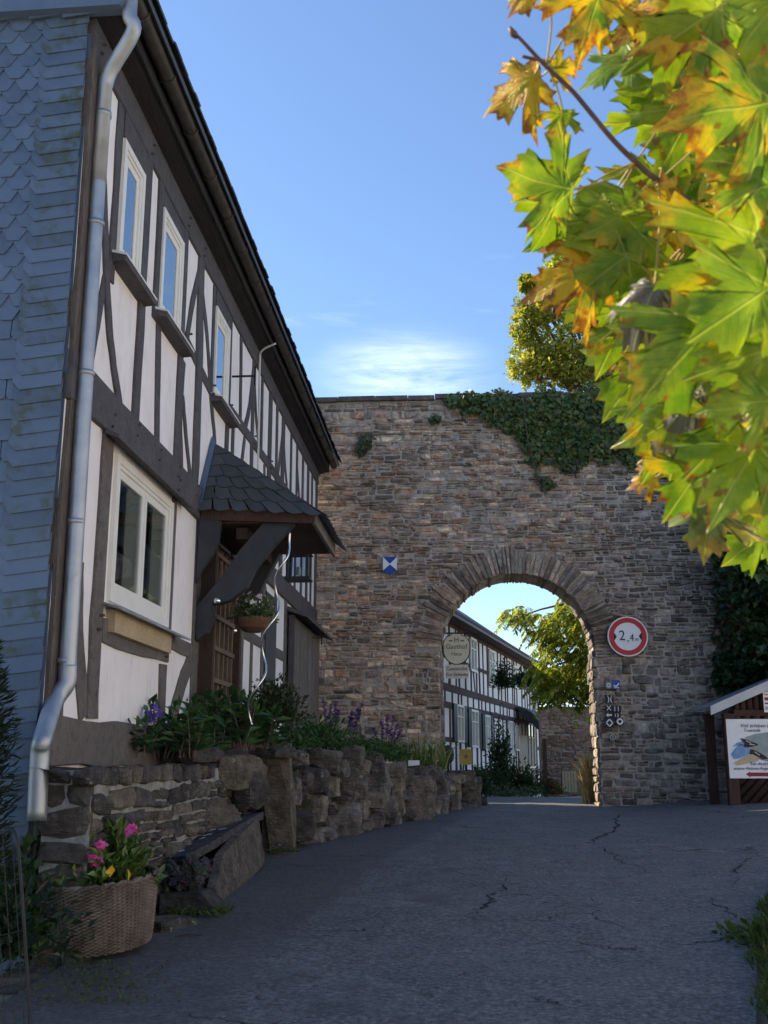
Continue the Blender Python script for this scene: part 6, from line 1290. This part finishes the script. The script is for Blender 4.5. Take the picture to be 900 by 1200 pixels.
LV = [ # px, py of leaf base, direction the tip points (deg), length px, distance m, hue(0 green..1 orange), dry, roll
 (632, 92, 205, 72, 1.15, .80, 0, .5), (668, 224, 165, 88, 1.10, .42, 0, .1), (704, -12, 255, 82, 1.05, .74, 0, .2), (845, 8, 212, 118, 1.00, .32, 0, .0), (905, 120, 190, 132, .95, .62, 0, .15), (896, 330, 182, 118, 1.0, .40, 0, -.1),
 (712, 238, 245, 84, 1.15, .35, 0, .3), (700, 318, 196, 84, 1.12, .88, 0, .1), (768, 335, 250, 52, 1.0, .6, 1, .6), (892, 278, 222, 150, .98, .42, 0, -.3), (905, 215, 150, 100, .95, .45, 0, .2), (905, 335, 214, 115, .9, .30, 0, .1),
 (912, 405, 200, 105, .92, .38, 0, -.2), (826, 462, 208, 82, 1.0, .3, .95, .4), (868, 492, 226, 96, .98, .45, 0, .0), (888, 520, 243, 108, .95, .40, 0, .3), (768, 560, 195, 28, 1.1, .9, 0, .2), (905, 470, 185, 80, .9, .42, 0, .5), (775, 150, 118, 70, 1.25, .1, 0, .3), (768, 200, 240, 60, 1.2, .25, 0, .2),
 (742, 66, 200, 62, 1.2, .35, 0, .7), (648, 82, 10, 30, 1.15, .8, 0, .4), (815, 130, 235, 82, 1.15, .35, 0, .1), (880, 45, 330, 80, 1.1, .3, 0, .2), (800, 235, 215, 78, 1.1, .75, 0, .2), (735, 300, 215, 85, 1.1, .38, 0, .1), (800, 400, 230, 90, 1.05, .40, 0, .2),
 (850, 455, 200, 80, 1.1, .38, 0, .6), (905, 550, 250, 95, 1.3, .2, 0, .2), (835, 590, 262, 60, 1.15, .5, .6, 1.0), (880, 30, 160, 90, 1.3, .5, 0, 0), (800, 20, 120, 80, 1.2, .7, 0, 0), (640, -20, 215, 50, 1.1, .85, 0, .3), (900, 250, 120, 110, 1.2, .2, 0, .3), (860, 380, 250, 90, 1.2, .35, 0, .2), (820, 300, 250, 100, 1.25, .25, 0, .1), (660, 130, 250, 30, 1.12, .6, 0, .5), (655, 240, 235, 52, 1.14, .25, 0, -.8), (905, 620, 215, 60, 1.4, .1, 0, 0)]
lrg = random.Random(17)
LV += [(835, 385, 228, 128, .95, .42, 0, -.2), (800, 455, 222, 78, 1.05, .4, 0, .1), (690, 262, 200, 74, 1.18, .3, 0, .1), (730, 250, 250, 84, 1.1, .38, 0, 0), (760, 300, 200, 86, 1.12, .35, 0, .2), (822, 545, 238, 74, 1.05, .42, 0, .1), (865, 200, 200, 95, 1.2, .35, 0, .3), (840, 160, 150, 90, 1.3, .3, 0, 0), (760, 420, 235, 70, 1.3, .3, 0, .3), (900, 90, 240, 110, 1.25, .5, 0, .1), (850, 330, 190, 90, 1.3, .3, 0, .2), (890, 440, 225, 90, 1.3, .3, 0, .2), (780, 260, 200, 80, 1.35, .3, 0, .2), (920, -10, 230, 120, 1.0, .35, 0, .1), (760, 20, 230, 60, 1.3, .6, 0, .1), (925, 370, 160, 100, 1.05, .4, 0, .1), (925, 500, 215, 100, 1.05, .35, 0, .3)]
Vr, Vu, Vf = Vector(rgt), Vector(upv), Vector(fwd); tips = []
for k in range(60):      # fill the crown with more, smaller leaves
    px = 900-abs(lrg.gauss(0, 95)); lo_, hi_ = 20, 525-max(0, 820-px)*1.5; py = lrg.uniform(lo_, max(60, hi_)); hue = lrg.choice([.2, .3, .35, .4, .45, .55, .75])
    if px < 735 or (px < 790 and 60 < py < 215): continue
    LV.append((px, py, lrg.gauss(215, 45), lrg.uniform(48, 92), lrg.uniform(1.0, 1.5), hue, 0, lrg.uniform(-.4, .6)))
for i, (px, py, an, L, dist, hue, dry, roll) in enumerate(LV):
    L = L*(MS if L > 70 else 1); hue = hue-.05 if hue < .7 else hue
    c = atD(px, py, dist); a = R(an); tipd = Vr*math.cos(a)+Vu*math.sin(a)+Vf*lrg.uniform(-.15, .35); nd = -Vf+Vr*(lrg.uniform(-.35, .25))+Vu*(lrg.uniform(-.1, .5))+ (Vr*math.sin(a)-Vu*math.cos(a))*roll*.6
    lf, cc = maple_leaf(c, nd, tipd, L/F*dist, min(1, hue+lrg.uniform(-.05, .05)), dry, i, curl=lrg.uniform(.2, .95)*(1.8 if dry > .5 else 1), fold=lrg.uniform(.05, .35)); tips.append((cc, tipd.normalized(), L/F*dist))
g = G(); bp = [atD(x, y, d) for x, y, d in [(598, 34, 1.12), (612, 48, 1.12), (640, 78, 1.12), (672, 108, 1.12), (715, 160, 1.12), (745, 190, 1.12), (772, 212, 1.12), (840, 255, 1.13), (930, 300, 1.15), (1100, 380, 1.2)]]
g.tube(bez(bp, 5), [.0017+.00006*i for i in range(46)], 8); g.tube([atD(597, 32, 1.12), atD(602, 40, 1.12), atD(606, 44, 1.12)], [.002, .0042, .0025], 8)
g.tube(bez([atD(645, 72, 1.12), atD(630, 70, 1.13), atD(612, 66, 1.13)], 3), .0018, 6)
for pts in ([(930, 60, 1.15), (980, 200, 1.15), (1000, 400, 1.15)], [(1100, 380, 1.2), (980, 420, 1.1), (900, 470, 1.08)], [(1100, 380, 1.2), (1000, 120, 1.15), (900, 30, 1.15), (800, -10, 1.15)]): g.tube(bez([atD(*p) for p in pts], 6), .0035, 7)
g.build('twig', M['twig'], mr, smooth=True)
M['petiole'] = mat_noise('petiole', (.30, .30, .06), (.42, .22, .06), 30, .5, .001)
anch = [atD(x, y, d) for x, y, d in [(640, 78, 1.12), (745, 190, 1.12), (772, 212, 1.12), (840, 255, 1.13), (930, 300, 1.15), (980, 200, 1.15), (1000, 120, 1.15), (980, 420, 1.1), (920, 455, 1.08), (850, 8, 1.15)]]
for (c, td, L) in tips:
    a = min(anch, key=lambda q: (q-c).length+.4*max(0, (q-c).normalized().dot(td))*L); mid = c.lerp(a, .5)-td*L*.15; G().tube(bez([c+td*L*.02, mid, a], 5), .0011, 5).build('petiole', M['petiole'], mr, smooth=True)

# unseen pale houses added across the lane and behind the viewer to bounce sunlight
def plain_house(name, label, x0, x1, y0, y1, h, ridge):
    r = root(name, label, 'house', ((x0+x1)/2, (y0+y1)/2, 0)); box('wall', (x0, y0, -1), (x1, y1, h), M['plaster'], r); xm = (x0+x1)/2
    G().prism([(x0-.4, y0-.4, h-.2), (x1+.4, y0-.4, h-.2), (xm, y0-.4, ridge)], (0, y1-y0+.8, 0)).build('roof', M['roofslate'], r)
    for k in range(4):
        yy = y0+(y1-y0)*(k+.5)/4
        for zz in (1.4, 4.0):
            f = box('window', (x0-.03, yy-.5, zz), (x0+.02, yy+.5, zz+1.2), M['frame'], r); box('pane', (x0-.036, yy-.42, zz+.08), (x0-.031, yy+.42, zz+1.12), M['glass_up'], f)
plain_house('added_bounce_house', 'unseen white house added across the lane to bounce sunlight', 10.5, 18, -9, 13.5, 7.0, 10)
plain_house('added_bounce_house', 'unseen white house added behind the viewer to bounce sunlight', -6, 6, -26, -16, 6, 9)
